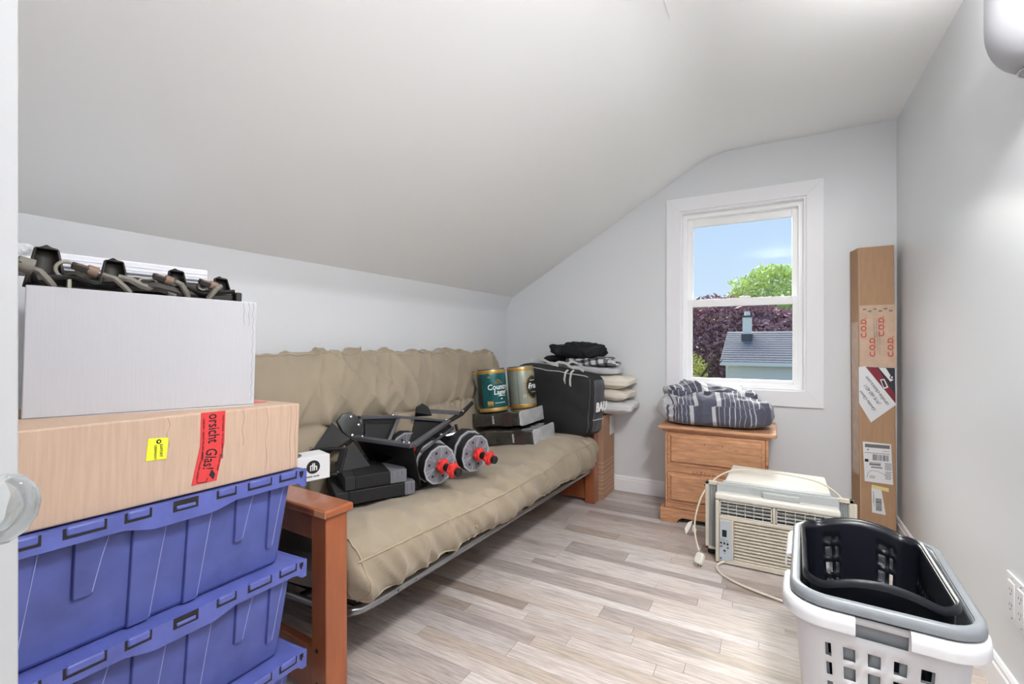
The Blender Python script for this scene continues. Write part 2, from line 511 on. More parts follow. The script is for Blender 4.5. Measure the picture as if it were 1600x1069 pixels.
# floor: a sub-floor with every board laid on it
floor = struct('floor', MB().box(XL-0.1, XR+0.1, YF-1.9, YB+0.1, -0.08, -0.012), 'plank')
rnd = random.Random(3)
plank_mesh = {}
y = YF + 0.0
while y < YB - 0.005:
    w = rnd.choice([0.062, 0.062, 0.095, 0.095, 0.048])
    w = min(w, YB - y)
    x = XL - rnd.uniform(0, 0.4)
    while x < XR:
        L = rnd.choice([0.32, 0.46, 0.62, 0.62, 0.8, 0.95])
        a, b = max(x, XL), min(x + L, XR)
        if b - a > 0.02:
            key = (round(b-a, 3), round(w, 3))
            if key not in plank_mesh:
                h, q = (b-a)/2, w/2
                mb = MB().box(-h+0.0006, h-0.0006, -q+0.0005, q-0.0005, -0.012, 0.0)
                me = mb.mesh('plank'); me.materials.append(M['plank']); plank_mesh[key] = me
            o = bpy.data.objects.new('plank', plank_mesh[key]); C.objects.link(o)
            o.parent = floor; o.location = ((a+b)/2, y + w/2, 0)
        x += L
    y += w
# walls
wb = MB()
wx0, wx1, wz0, wz1 = -0.577, 0.188, 0.815, 2.065
wb.box(XL-0.12, wx0, YB, YB+0.14, -0.05, 2.6)
wb.box(wx1, XR+0.12, YB, YB+0.14, -0.05, 2.6)
wb.box(wx0, wx1, YB, YB+0.14, -0.05, wz0)
wb.box(wx0, wx1, YB, YB+0.14, wz1, 2.6)
struct('wall_back', wb, 'wall_paint')
struct('wall_right', MB().box(XR, XR+0.12, YF-1.9, YB+0.14, -0.05, 2.6), 'wall_paint')
wl = MB()
prof = [(XL, -0.05), (XL, 1.37), (XL+0.004, 1.40), (XL+0.018, 1.43), (XL+0.065, 1.525), (XL+0.02, 1.62), (XL-0.14, 1.62), (XL-0.14, -0.05)]
wl.loft([[(p[0], yy, p[1]) for p in prof] for yy in (YF-0.1, YB+0.02)])
struct('wall_left', wl, 'wall_paint', smooth=True, angle=50)
# near wall with the doorway the camera stands in
wf = MB()
dx0, dx1, dz = -0.34, 0.50, 2.05
wf.box(XL-0.12, dx0, YF-0.11, YF, -0.05, 2.6).box(dx1, XR+0.12, YF-0.11, YF, -0.05, 2.6).box(dx0, dx1, YF-0.11, YF, dz, 2.6)
struct('wall_front', wf, 'wall_paint')
# ceiling: flat part, soft knee, slope down to the knee wall
cp = [(XR+0.1, ZC), (-0.22, ZC)]
for k in range(1, 8):
    t = k/8.0
    a, b, c = Vector((-0.22, ZC)), Vector((-0.36, ZC)), Vector((-0.50, 2.366))
    cp.append(tuple(a.lerp(b, t).lerp(b.lerp(c, t), t)))
cp += [(-0.50, 2.366), (-1.955, 1.520), (-2.1, 1.436)]
top = [(p[0], p[1]+0.14) for p in cp]
ring = cp + top[::-1]
ceil = struct('ceiling', MB().loft([[(p[0], yy, p[1]) for p in ring] for yy in (YF-0.02, YB+0.1)]), 'ceiling_paint', smooth=True, angle=25)
sm = MB()
pts = [(-0.362 + 0.006*math.sin(k*0.9), 1.05 + k*0.098, 2.4245) for k in range(10)]
sm.tube(pts, [0.0035 - 0.0003*k for k in range(10)], 6)
sm.build('plaster_seam', 'seam_plaster', ceil, smooth=True)
# skirting boards
def skirting(name, a, b, nrm):
    a = Vector(a); b = Vector(b); n = Vector(nrm)
    pr = [(0,0),(0.014,0),(0.014,0.085),(0.010,0.092),(0.010,0.102),(0.005,0.112),(0,0.114)]
    mb = MB().loft([[p + n*q[0] + Vector((0,0,q[1])) for q in pr] for p in (a, b)])
    return struct(name, mb, 'white_trim')
skirting('baseboard_back', (XL, YB, 0), (XR-0.014, YB, 0), (0,-1,0))
skirting('baseboard_right', (XR, YF, 0), (XR, YB, 0), (-1,0,0))
skirting('baseboard_left', (XL, YF, 0), (XL, YB-0.014, 0), (1,0,0))
# hallway behind the doorway, with an added ceiling lamp as fill light for the room
struct('wall_hallway', MB().box(XL-0.1, XR+0.12, YF-1.95, YF-1.85, -0.05, 2.6), 'wall_paint')
struct('wall_hallway_side', MB().box(-1.62, -1.5, YF-1.9, YF-0.1, -0.05, 2.6), 'wall_paint')
struct('ceiling_hallway', MB().box(-1.6, XR+0.12, YF-1.95, YF-0.02, 2.445, 2.585), 'ceiling_paint')
hl = thing('hallway_fill_lamp', 'added fill lamp, round and white, on the unseen hallway ceiling', 'lamp', (0.05, -1.15, 2.445))
MB().lathe([(0.0,0.0),(0.17,0.0),(0.17,-0.03),(0.16,-0.035),(0.0,-0.035)], 32).build('base', 'white_trim', hl, smooth=True)
MB().lathe([(0.155,-0.035),(0.15,-0.06),(0.11,-0.09),(0.0,-0.105)], 32).build('shade', 'fill_glow', hl, smooth=True)
ld = bpy.data.lights.new('hallway_fill', 'AREA'); ld.shape = 'DISK'; ld.size = 0.5; ld.energy = HALL_FILL_POWER; ld.color = (1.0, 0.995, 0.985)
lo = bpy.data.objects.new('hallway_fill', ld); C.objects.link(lo); lo.parent = hl; lo.location = (0, 0, -0.11)

# window
win = thing('window_1', 'white double-hung window with wide flat casing', 'window'); win['kind'] = 'structure'
cw = 0.094
yc0, yc1 = YB-0.018, YB
def casing(name, pts):
    MB().prism(pts, 0, 0.018, Matrix(((1,0,0,0),(0,0,-1,YB),(0,1,0,0),(0,0,0,1)))).build(name, 'white_trim', win, bevel=0.0015)
ox0, ox1, oz0, oz1 = wx0-cw, wx1+cw, wz0-cw-0.006, wz1+cw
casing('casing_board', [(ox0,oz0),(wx0,wz0),(wx0,wz1),(ox0,oz1)])
casing('casing_board', [(wx1,wz0),(ox1,oz0),(ox1,oz1),(wx1,wz1)])
casing('casing_board', [(ox0,oz1),(wx0,wz1),(wx1,wz1),(ox1,oz1)])
casing('casing_board', [(ox0,oz0),(ox1,oz0),(wx1,wz0),(wx0,wz0)])
jt = 0.014
def wpart(name, m, *bxs, bevel=0.002):
    mb = MB()
    for b in bxs: mb.box(*b)
    return mb.build(name, m, win, bevel=bevel)
wpart('jamb', 'white_trim', (wx0, wx0+jt, YB-0.004, YB+0.138, wz0+jt, wz1-jt), bevel=0)
wpart('jamb', 'white_trim', (wx1-jt, wx1, YB-0.004, YB+0.138, wz0+jt, wz1-jt), bevel=0)
wpart('head_jamb', 'white_trim', (wx0, wx1, YB-0.004, YB+0.138, wz1-jt, wz1), bevel=0)
wpart('sill', 'white_trim', (wx0, wx1, YB-0.004, YB+0.138, wz0, wz0+jt), bevel=0)
a0, a1, b0, b1 = wx0+jt, wx1-jt, wz0+jt, wz1-jt
for (x0, x1) in ((a0, a0+0.026), (a1-0.026, a1)):
    wpart('track', 'white_vinyl', (x0, x1, YB+0.045, YB+0.135, b0+0.022, b1-0.03), bevel=0)
wpart('track', 'white_vinyl', (a0, a1, YB+0.045, YB+0.135, b1-0.03, b1), bevel=0)
wpart('track', 'white_vinyl', (a0, a1, YB+0.045, YB+0.135, b0, b0+0.022), bevel=0)
def sash(x0, x1, z0, z1, y0, y1, st, rb, rt):
    o = wpart('sash', 'white_vinyl', (x0, x0+st, y0, y1, z0, z1), (x1-st, x1, y0, y1, z0, z1),
              (x0+st, x1-st, y0, y1, z0, z0+rb), (x0+st, x1-st, y0, y1, z1-rt, z1))
    MB().box(x0+st-0.004, x1-st+0.004, (y0+y1)/2-0.002, (y0+y1)/2+0.002, z0+rb-0.004, z1-rt+0.004).build('pane', 'window_glass', o)
    return o
s_up = sash(a0+0.02, a1-0.02, 1.395, b1-0.02, YB+0.092, YB+0.125, 0.040, 0.035, 0.065)
s_lo = sash(a0+0.012, a1-0.012, b0+0.012, 1.435, YB+0.055, YB+0.088, 0.046, 0.035, 0.052)
MB().box(-0.20, -0.13, YB+0.05, YB+0.075, 1.435, 1.447).build('lock', 'white_vinyl', s_lo, bevel=0.003)

# the open door at the left edge, with its glass knob
dl = Vector((-0.598, 0.150, 0)); dr = Vector((0.505, -0.863, 0)).normalized()
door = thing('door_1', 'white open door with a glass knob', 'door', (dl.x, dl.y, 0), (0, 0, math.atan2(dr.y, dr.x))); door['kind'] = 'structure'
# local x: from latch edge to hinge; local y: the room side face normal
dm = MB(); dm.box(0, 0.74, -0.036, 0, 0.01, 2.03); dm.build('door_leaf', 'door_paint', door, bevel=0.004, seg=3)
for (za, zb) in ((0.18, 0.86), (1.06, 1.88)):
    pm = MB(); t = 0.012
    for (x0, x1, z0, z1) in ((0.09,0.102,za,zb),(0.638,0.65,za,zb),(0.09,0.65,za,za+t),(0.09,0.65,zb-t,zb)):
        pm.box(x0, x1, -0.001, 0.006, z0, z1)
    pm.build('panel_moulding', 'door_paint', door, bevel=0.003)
kz = 1.004
km = Matrix.Translation((0.070, 0, kz)) @ Matrix.Rotation(-PI/2, 4, 'X')
MB().lathe([(0.0,0.0),(0.030,0.0),(0.030,0.004),(0.014,0.010),(0.012,0.022),(0.0,0.022)], 28, km).build('rosette', 'chrome', door, smooth=True)
MB().lathe([(0.0,0.018),(0.013,0.018),(0.022,0.022),(0.0265,0.030),(0.0275,0.056),(0.025,0.063),(0.018,0.067),(0.0,0.068)], 12, km).build('knob', 'knob_glass', door, bevel=0.001)

# ================================================================ outside the window
GZ = -2.9
gr = MB().box(-60, 60, 5, 120, GZ-0.3, GZ).build('ground', 'grass'); gr['kind'] = 'structure'
hs = thing('neighbour_house', 'low pale house with grey shingle roof seen through the lower window pane', 'house', (0, 36, 0))
hx0, hx1 = -3.0, 9.5
MB().box(hx0+0.15, hx1, 0.35, 6.2, GZ, -0.30).prism([(0.35,-0.3),(6.2,-0.3),(3.2,1.7)], hx0+0.15, hx1, Matrix(((0,0,1,0),(1,0,0,0),(0,1,0,0),(0,0,0,1)))).build('wall', 'house_wall', hs)
rf = MB()
rf.plate([(hx0-0.25,-0.1,-0.30),(hx1+0.3,-0.1,-0.30),(hx1+0.3,3.2,1.86),(hx0,3.2,1.86)], 0.09)
rf.plate([(hx0,3.2,1.86),(hx1+0.3,3.2,1.86),(hx1+0.3,6.6,-0.30),(hx0-0.25,6.6,-0.30)], 0.09)
rfo = rf.build('roof', 'roof_shingle', hs)
rows = 14
for k in range(rows):                         # courses of shingles
    t0 = k/rows; t1 = (k+1)/rows
    pa = Vector((0, -0.12, -0.25)).lerp(Vector((0, 3.2, 1.915)), t0); pb = Vector((0, -0.12, -0.25)).lerp(Vector((0, 3.2, 1.915)), t1)
    sh = MB().plate([(hx0-0.25+0.25*t0, pa.y-0.03, pa.z+0.012), (hx1+0.3, pa.y-0.03, pa.z+0.012), (hx1+0.3, pb.y, pb.z), (hx0-0.25+0.25*t1, pb.y, pb.z)], 0.02)
    sh.build('shingle_course', 'roof_shingle', rfo)
MB().box(hx0-0.25, hx1+0.3, -0.2, -0.08, -0.52, -0.27).build('fascia', 'house_trim', hs)
MB().box(hx0+0.1, hx0+0.28, 0.25, 0.4, GZ, -0.4).build('corner_board', 'house_trim', hs)
chim = MB().box(-1.93, -1.33, 2.3, 2.9, 1.0, 2.95).build('chimney', 'chimney_pale', hs)
MB().box(-1.98, -1.28, 2.25, 2.95, 2.95, 3.08).build('chimney_cap', 'flashing', chim)
MB().lathe([(0.0,3.08),(0.2,3.08),(0.18,3.4),(0.0,3.4)], 12, Matrix.Translation((-1.63, 2.6, 0))).build('flue', 'chimney_pale', chim)
MB().box(-1.99, -1.27, 2.05, 2.95, 1.0, 1.72).build('flashing', 'flashing', chim)
for hx in (2.2, 4.0):
    hw = MB().box(hx-0.5, hx+0.5, 0.28, 0.36, -2.35, -1.45).build('window', 'house_trim', hs)
    MB().box(hx-0.42, hx+0.42, 0.27, 0.30, -2.28, -1.52).build('pane', 'flashing', hw)

def tree(name, label, loc, crowns, leaf, n, size, trunk_h, cat='tree', group=None):
    t = thing(name, label, cat, loc, group=group)
    rr = random.Random(len(name)*13 + n)
    mb = MB()
    for (cx, cy, cz, rx, ry, rz, share) in crowns:
        for i in range(int(n*share)):
            d = Vector((rr.gauss(0,1), rr.gauss(0,1), rr.gauss(0,1))).normalized()
            q = rr.uniform(0.45, 1.0) ** 0.5
            q *= 1 + 0.22*mnoise.noise(d*2.3 + Vector((cx, cy, cz)))
            p = Vector((cx + d.x*rx*q, cy + d.y*ry*q, cz + d.z*rz*q))
            a = Vector((rr.gauss(0,1), rr.gauss(0,1), rr.gauss(0,1))).normalized()
            b = a.cross(Vector((rr.gauss(0,1), rr.gauss(0,1), rr.gauss(0,1)))).normalized()
            s = size*rr.uniform(0.6, 1.3)
            mb.add([p - a*s, p + b*s*0.5, p + a*s, p - b*s*0.5], [(0,1,2,3)])
    cr = mb.build('crown', leaf, t)
    MB().tube([(0,0,0),(0.1,0,trunk_h*0.5),(0,0.1,trunk_h)], [0.32,0.26,0.14], 8).build('trunk', 'bark', t, smooth=True)
    tb = MB()
    for k in range(9):
        a = k*2.4; h = trunk_h*(0.45+0.06*k)
        tb.tube([(0,0,h),(1.0*math.cos(a),1.0*math.sin(a),h+0.9),(2.0*math.cos(a),2.0*math.sin(a),h+2.3)], [0.12,0.08,0.03], 5)
    tb.build('branches', 'bark', t, smooth=True)
    return t
tree('copper_beech', 'purple-leaved tree filling the lower pane behind the grey roof', (-4.0, 50, GZ),
     [(0,0,4.3,7.6,4.0,4.2,0.7),(3.6,0,3.9,5.0,3.5,3.2,0.3)], 'leaf_purple', 30000, 0.23, 5.0, group='trees outside')
tree('leafy_tree', 'bright green leafy tree rising into the sky at the right of the window', (0.8, 58, GZ),
     [(0,0,8.2,5.4,4.0,4.4,0.55),(-3.6,0,6.6,3.6,3.0,3.0,0.2),(3.2,0,4.6,6.0,4.0,4.6,0.25)], 'leaf_green', 17000, 0.24, 8.0, group='trees outside')
tree('yellow_shrub', 'small yellow-green shrub at the lower left of the window view', (-4.9, 33.5, GZ),
     [(0,0,1.8,1.2,1.0,1.5,1.0)], 'leaf_yellow', 1500, 0.10, 1.2, cat='shrub')

# ================================================================ blue totes
def tote(label, ry, z0, rz, tilt, group='stacked blue totes'):
    """origin at the near right (+x,+y) corner of the lid edge, on the ground under it; body runs to -y, -x"""
    t = thing('storage_tote', label, 'tote', (-1.156, 0.858, z0), (tilt, 0, rz), group)
    L, W, H = 0.638, 0.43, 0.257
    # tapered hollow body
    def rg(x0, x1, y0, y1, z): return [(x1,y0,z),(x1,y1,z),(x0,y1,z),(x0,y0,z)]
    ins, tp = 0.026, 0.022
    outer = [rg(-W+ins+tp, -ins-tp, -L+ins+tp, -ins-tp, 0.0), rg(-W+ins, -ins, -L+ins, -ins, H-0.012)]
    MB().loft(outer, True, True).build('body', 'tote_blue', t, bevel=0.012, seg=3)
    # tapering raised panels on the long side (+x) and the end (+y)
    ribs = [(-0.075, 0.045, 0.62), (-0.165, 0.05, 0.30), (-0.272, 0.06, 0.0), (-0.375, 0.07, 0.0), (-0.475, 0.06, 0.30), (-0.575, 0.05, 0.0)]
    def fx(z): return -ins - tp*(1 - z/(H-0.012))
    zt = H-0.012
    for k, (yc, wd, zb) in enumerate(ribs):
        zb = 0.0 + zb*0.35*H if zb else 0.004
        if k == 1 or k == 4: zb = 0.105
        d = 0.0075
        y0, y1 = yc - wd/2, yc + wd/2
        yb0, yb1 = y0 + 0.004, y1 - 0.020
        MB().add([(fx(zt)-0.004,y0,zt),(fx(zt)+d,y0+0.002,zt),(fx(zt)+d,y1-0.004,zt),(fx(zt)-0.004,y1,zt),
                  (fx(zb)-0.004,yb0,zb),(fx(zb)+d,yb0+0.002,zb),(fx(zb)+d,yb1-0.004,zb),(fx(zb)-0.004,yb1,zb)],
                 [(0,1,2,3),(7,6,5,4),(0,4,5,1),(1,5,6,2),(2,6,7,3),(3,7,4,0)]).build('rib', 'tote_blue', t, bevel=0.002)
        MB().tube([(fx(zt-0.03)+d, y1-0.0052, zt-0.03), (fx((zt+zb)/2)+d, (y1+yb1)/2-0.0052+0.001, (zt+zb)/2), (fx(zb+0.006)+d, yb1-0.0048, zb+0.006)], 0.0009, 5).build('worn_edge', 'tote_scuff', t)
    for k in range(3):
        xc = -0.1 - 0.115*k
        zb = 0.06
        MB().add([(xc-0.03,fx(zt)-0.004,zt),(xc-0.03,fx(zt)+0.006,zt),(xc+0.03,fx(zt)+0.006,zt),(xc+0.03,fx(zt)-0.004,zt),
                  (xc-0.02,fx(zb)-0.004,zb),(xc-0.02,fx(zb)+0.006,zb),(xc+0.02,fx(zb)+0.006,zb),(xc+0.02,fx(zb)-0.004,zb)],
                 [(0,1,2,3),(7,6,5,4),(0,4,5,1),(1,5,6,2),(2,6,7,3),(3,7,4,0)]).build('rib', 'tote_blue', t, bevel=0.002)
    # rim skirt under the lid: scalloped edge, deep at corners and in the middle
    def depth(y):
        s = abs(y + L/2)/(L/2)
        base = 0.034
        if s < 0.30: base += 0.014*min(1, (0.36-s)/0.16)
        elif s < 0.36: base += 0.014*(0.36-s)/0.16
        if s > 0.90: base += 0.014*min(1, (s-0.90)/0.05)
        return base
    n = 44
    for sx in (0, -W):
        top = [(sx, -L + L*i/n, H) for i in range(n+1)]
        bot = [(sx, -L + L*i/n, H - depth(-L + L*i/n)) for i in range(n+1)]
        mb = MB()
        th = 0.010 if sx == 0 else -0.010
        for i in range(n):
            a, b, c, d = top[i], top[i+1], bot[i+1], bot[i]
            mb.add([a,b,c,d] + [(p[0]-th, p[1], p[2]) for p in (a,b,c,d)], [(0,1,2,3),(7,6,5,4),(0,4,5,1),(2,6,7,3),(1,5,6,2),(3,7,4,0)])
        mb.build('rim', 'tote_lid_blue', t)
    MB().box(-W, 0, -0.010, 0, H-0.042, H).build('rim', 'tote_lid_blue', t, bevel=0.003)
    MB().box(-W, 0, -L, -L+0.010, H-0.042, H).build('rim', 'tote_lid_blue', t, bevel=0.003)
    # two lid flaps meeting in the middle, with hinge knuckles along the long sides
    for (xa, xb) in ((-W/2+0.002, -0.008), (-W+0.008, -W/2-0.002)):
        MB().box(xa, xb, -L+0.008, -0.008, H-0.008, H-0.001).build('lid_flap', 'tote_lid_blue', t, bevel=0.002)
    for yc, wd in ((-0.060,0.046),(-0.142,0.058),(-0.228,0.040),(-0.410,0.040),(-0.496,0.058),(-0.585,0.046)):
        k = MB().box(-0.012, 0.0035, yc-wd/2, yc+wd/2, H-0.016, H+0.0012).build('hinge', 'tote_lid_blue', t, bevel=0.004, seg=3)
        MB().box(-0.004, 0.0007, yc-wd/2-0.004, yc+wd/2+0.004, H-0.0205, H-0.0005).build('hinge_gap', 'ink', k)
    MB().box(-0.006, 0.0008, -L/2-0.026, -L/2+0.026, H-0.024, H-0.0003).build('latch_slot', 'ink', t)
    MB().box(-0.006, 0.003, -L/2-0.020, -L/2+0.020, H-0.020, H-0.012).build('latch', 'tote_lid_blue', t, bevel=0.002)
    for yc in (-0.018,):
        MB().box(-0.004, 0.0008, yc-0.006, yc+0.006, H-0.016, H-0.004).box(-0.004, 0.0008, yc-0.003, yc+0.003, H-0.022, H-0.004).build('seal_slot', 'ink', t)
    return t
TILT = -R(1.9)
tote('blue lidded plastic tote directly under the brown cardboard box', 0, 0.515, R(2.6), TILT)
tote('middle blue lidded plastic tote of the stack of three', 0, 0.258, R(2.6), TILT)
tote('lowest blue plastic tote, only its lid rim showing at the bottom', 0, 0.001, R(2.6), TILT)

# ================================================================ brown box with red tape
bb = thing('brown_box', 'brown cardboard box with red glass-warning tape on the blue totes', 'box', (-1.172, 0.850, 0.7755), (-R(1.85), 0, R(2.4)))
MB().box(-0.40, 0, -0.70, 0, 0.0, 0.1825).build('carton', 'brown_card', bb, bevel=0.004)
MB().box(-0.205, -0.195, -0.699, -0.001, 0.1822, 0.1835).build('flap_seam', 'ink_grey', bb)
MB().box(-0.40, -0.10, -0.09, -0.03, 0.1828, 0.1836).build('top_tape', 'tape_red', bb)
for yy in (-0.028, -0.012):
    MB().tube([(0.0005, yy+0.002*math.sin(k), 0.004+0.0175*k) for k in range(11)], 0.0009, 5).build('crease', 'brown_card', bb)
for yy, z0, z1 in ((-0.165,0.09,0.18),(-0.335,0.11,0.18),(-0.10,0.02,0.18)):
    MB().tube([(0.0005, yy+0.003*math.sin(k*1.3), z0+(z1-z0)*k/8) for k in range(9)], 0.0010, 5).build('crease', 'brown_card', bb)
# red warning tape hanging down the long side, kinked
tp = MB().plate([(0.0009,-0.268,0.1825),(0.0009,-0.212,0.1825),(0.0009,-0.212,0.105),(0.0009,-0.268,0.105)], 0.001)
tp.plate([(0.0009,-0.268,0.105),(0.0009,-0.212,0.105),(0.0009,-0.228,0.018),(0.0009,-0.284,0.018)], 0.001)
tpo = tp.build('warning_tape', 'tape_red', bb)
X1 = 0.0018
text('orsicht', 0.037, 'ink', tpo, (X1,-0.239,0.1435), (0,0,-1), (0,1,0), bold=0.0003, sx=0.66)
text('Glas!', 0.037, 'ink', tpo, (X1,-0.246,0.072), (0,-0.18,-1), (0,1,-0.18), bold=0.0003, sx=0.66)
text('WERFEN · NICHT FALLEN LASSEN', 0.0062, 'ink', tpo, (X1,-0.262,0.120), (0,0,-1), (0,1,0), sx=1.05)
text('NICHT FALLEN LASSEN', 0.0062, 'ink', tpo, (X1,-0.268,0.060), (0,-0.18,-1), (0,1,-0.18))
text('NICHT WERFEN · NE PAS LAISSER TOMBER', 0.0055, 'ink', tpo, (X1,-0.217,0.120), (0,0,-1), (0,1,0))
text('DO NOT DROP', 0.0055, 'ink', tpo, (X1,-0.224,0.060), (0,-0.18,-1), (0,1,-0.18))
um = MB().plate([(X1,-0.236,0.022),(X1,-0.232,0.034),(X1,-0.240,0.046),(X1,-0.246,0.034)], 0.0006)
um.tube([(X1,-0.250,0.028),(X1,-0.252,0.020),(X1,-0.270,0.021),(X1,-0.274,0.026)], 0.0008, 5)
um.build('umbrella_mark', 'ink', tpo)
yl = MB().plate([(0.0008,-0.377,0.092),(0.0008,-0.338,0.090),(0.0008,-0.335,0.136),(0.0008,-0.374,0.139)], 0.001).build('yellow_label', 'label_yellow', bb)
text('EXPORT', 0.0075, 'ink', yl, (0.0016,-0.349,0.110), (0,0,-1), (0,1,0))
text('GERMANY', 0.0068, 'ink', yl, (0.0016,-0.360,0.108), (0,0,-1), (0,1,0))
MB().lathe([(0.0,0),(0.0048,0),(0.0048,0.0006),(0.0,0.0006)], 14, frame((0.0013,-0.354,0.130),(0,1,0),(0,0,1))).build('stamp_mark', 'ink', yl)
MB().lathe([(0.0,0),(0.0022,0),(0.0022,0.0003),(0.0,0.0003)], 10, frame((0.0020,-0.354,0.130),(0,1,0),(0,0,1))).build('stamp_mark', 'label_yellow', yl)

# ================================================================ white box with the things in it
wrot = -R(14.4)
wbx = thing('white_box', 'white corrugated cardboard box on the brown box', 'box', (-1.217, 0.750, 0.9595), (-R(1.4), 0, wrot))
wL, wW, wH = 0.432, 0.34, 0.279
wm = MB()
t = 0.005
wm.box(-wW, 0, -wL, 0, 0, t).box(-t, 0, -wL, 0, t, wH).box(-wW, -wW+t, -wL, 0, t, wH).box(-wW+t, -t, -wL, -wL+t, t, wH).box(-wW+t, -t, -t, 0, t, wH)
wm.build('carton', 'white_card', wbx, bevel=0.0025)
for yy in (-0.030, -0.018, -0.008):
    MB().tube([(0.0004, yy+0.002*math.sin(k*1.7+yy*90), wH-0.002-0.009*k) for k in range(8 if yy < -0.01 else 30)], 0.0010, 5).build('crease', 'white_card', wbx)
# engine wiring harness lying on the rim
hz = 0.959 + wH
hb = thing('wiring_harness', 'dusty black engine wiring harness with plugs on the white box', 'car part', (-1.217, 0.750, hz), (-R(1.4), 0, wrot))
def hy(q): return -wL*(1-q)
MB().tube([(-0.035-0.02*math.sin(k*0.9), hy(0.045+0.095*k), 0.014+0.006*math.sin(k*1.7)) for k in range(10)], 0.015, 8).build('loom', 'rust_black', hb, smooth=True)
MB().box(-0.25, -0.02, hy(0.03), hy(0.92), -0.05, 0.006).build('casting', 'rust_black', hb, bevel=0.006)
MB().box(-0.325, -0.10, hy(0.08), hy(0.84), -0.06, 0.050).build('tray_support', 'rust_black', hb, bevel=0.010)  # dark block added to prop the tray and darken the gap below it
MB().tube([(-0.018, hy(0.1+0.08*k), 0.020+0.008*math.sin(k*2.1)) for k in range(11)], 0.006, 6).build('cable', 'black_plastic', hb, smooth=True)
MB().tube([(-0.012, hy(0.35+0.05*k), 0.034-0.006*k+0.004*math.sin(k*2.0)) for k in range(6)], 0.008, 6).build('cable', 'rust_grey', hb, smooth=True)
def scoop(q, h, w):
    mb = MB(); rings = []
    for k in range(7):
        t = k/6.0
        r = w*(1-0.45*t); z = h*t; x = -0.05 - 0.02*t
        rings.append([(x - r*0.9*math.sin(a), hy(q) - r*math.cos(a) + 0.022*t*0 , z*(1 - 0.12*abs(math.cos(a)))) for a in [PI*(-0.15 + 1.3*j/10.0) for j in range(11)]])
    mb.loft(rings, closed=False, cap=False)
    mb.add(rings[-1], [tuple(range(11))])
    mb.build('boot_shield', 'rust_black', hb, smooth=True, solid=0.003)
for q, h, w in ((0.085, 0.098, 0.034), (0.345, 0.086, 0.031), (0.625, 0.078, 0.028), (0.855, 0.070, 0.027)):
    scoop(q, h, w)
def plug(q, z, col, sc=1.0, x=-0.012):
    m = Matrix.Translation((x, hy(q), z)) @ Matrix.Rotation(R(20), 4, 'Y') @ Matrix.Rotation(R(75), 4, 'X')
    p = MB().lathe([(0.0,0),(0.011*sc,0),(0.011*sc,0.016*sc),(0.008*sc,0.018*sc),(0.008*sc,0.034*sc),(0.0,0.034*sc)], 12, m).build('plug', col, hb, smooth=True)
    MB().box(-0.010*sc, 0.010*sc, -0.006*sc, 0.006*sc, 0.012*sc, 0.04*sc, m).build('clip', 'rust_black', p, bevel=0.002)
plug(0.27, 0.040, 'copper', 1.1); plug(0.585, 0.036, 'copper', 1.0); plug(0.80, 0.034, 'copper', 1.0); plug(0.04, 0.038, 'rust_grey', 1.5)
for q0, q1 in ((0.29, 0.40), (0.60, 0.66), (0.82, 0.76), (0.03, 0.11)):
    MB().tube([(-0.008, hy(q0), 0.036), (0.0, hy(q0*0.6+q1*0.4), 0.030), (-0.004, hy(q0*0.2+q1*0.8), 0.012), (-0.012, hy(q1), 0.002)], 0.0065, 6).build('lead', 'rust_grey', hb, smooth=True)
ringp = [(-0.03 + 0.004*math.sin(a), hy(0.155) + 0.017*math.cos(a), 0.042 + 0.017*math.sin(a)) for a in [2*PI*k/20 for k in range(20)]]
MB().tube(ringp, 0.0035, 6, closed=True).build('ring_clamp', 'connector', hb, smooth=True)
MB().box(-0.04,-0.022,hy(0.20)-0.006,hy(0.20)+0.008,0.02,0.058).build('clamp_ear', 'connector', hb, bevel=0.002)
MB().tube([(-0.025,hy(0.165),0.028),(-0.015,hy(0.165),0.014),(-0.012,hy(0.165),0.0)], 0.004, 6).build('lead', 'connector', hb, smooth=True)
cm = MB(); rp = rrect(0.036, 0.022, 0.007, 20)
cn = Matrix.Translation((-0.008, hy(0.475), 0.027)) @ Matrix(((0,0,1,0),(1,0,0,0),(0,1,0,0),(0,0,0,1)))
cm.loft([[(p[0],p[1],-0.02) for p in rp],[(p[0],p[1],0.0) for p in rp],[(p[0]*0.82,p[1]*0.76,0.0) for p in rp],[(p[0]*0.82,p[1]*0.76,-0.008) for p in rp]], True, True, cn)
co = cm.build('connector_shell', 'connector', hb)
for k in range(4):
    MB().box(-0.012+0.007*k, -0.008+0.007*k, -0.005, 0.005, -0.009, -0.003, cn).build('pin_slot', 'ink', co)
MB().tube([(-0.03,hy(0.73),0.032),(-0.01,hy(0.73),0.032)], 0.011, 10).build('bushing', 'rust_grey', hb, smooth=True)
MB().tube([(-0.02,hy(0.73),0.032),(-0.0095,hy(0.73),0.032)], 0.006, 10).build('bushing_hole', 'ink', hb, smooth=True)
MB().box(-0.05,-0.005,hy(0.90),hy(0.935),0.0,0.024).build('bracket', 'rust_black', hb, bevel=0.003)
MB().box(-0.10,-0.02,hy(0.78),hy(0.90),0.0,0.016).build('bracket', 'rust_black', hb, bevel=0.003)
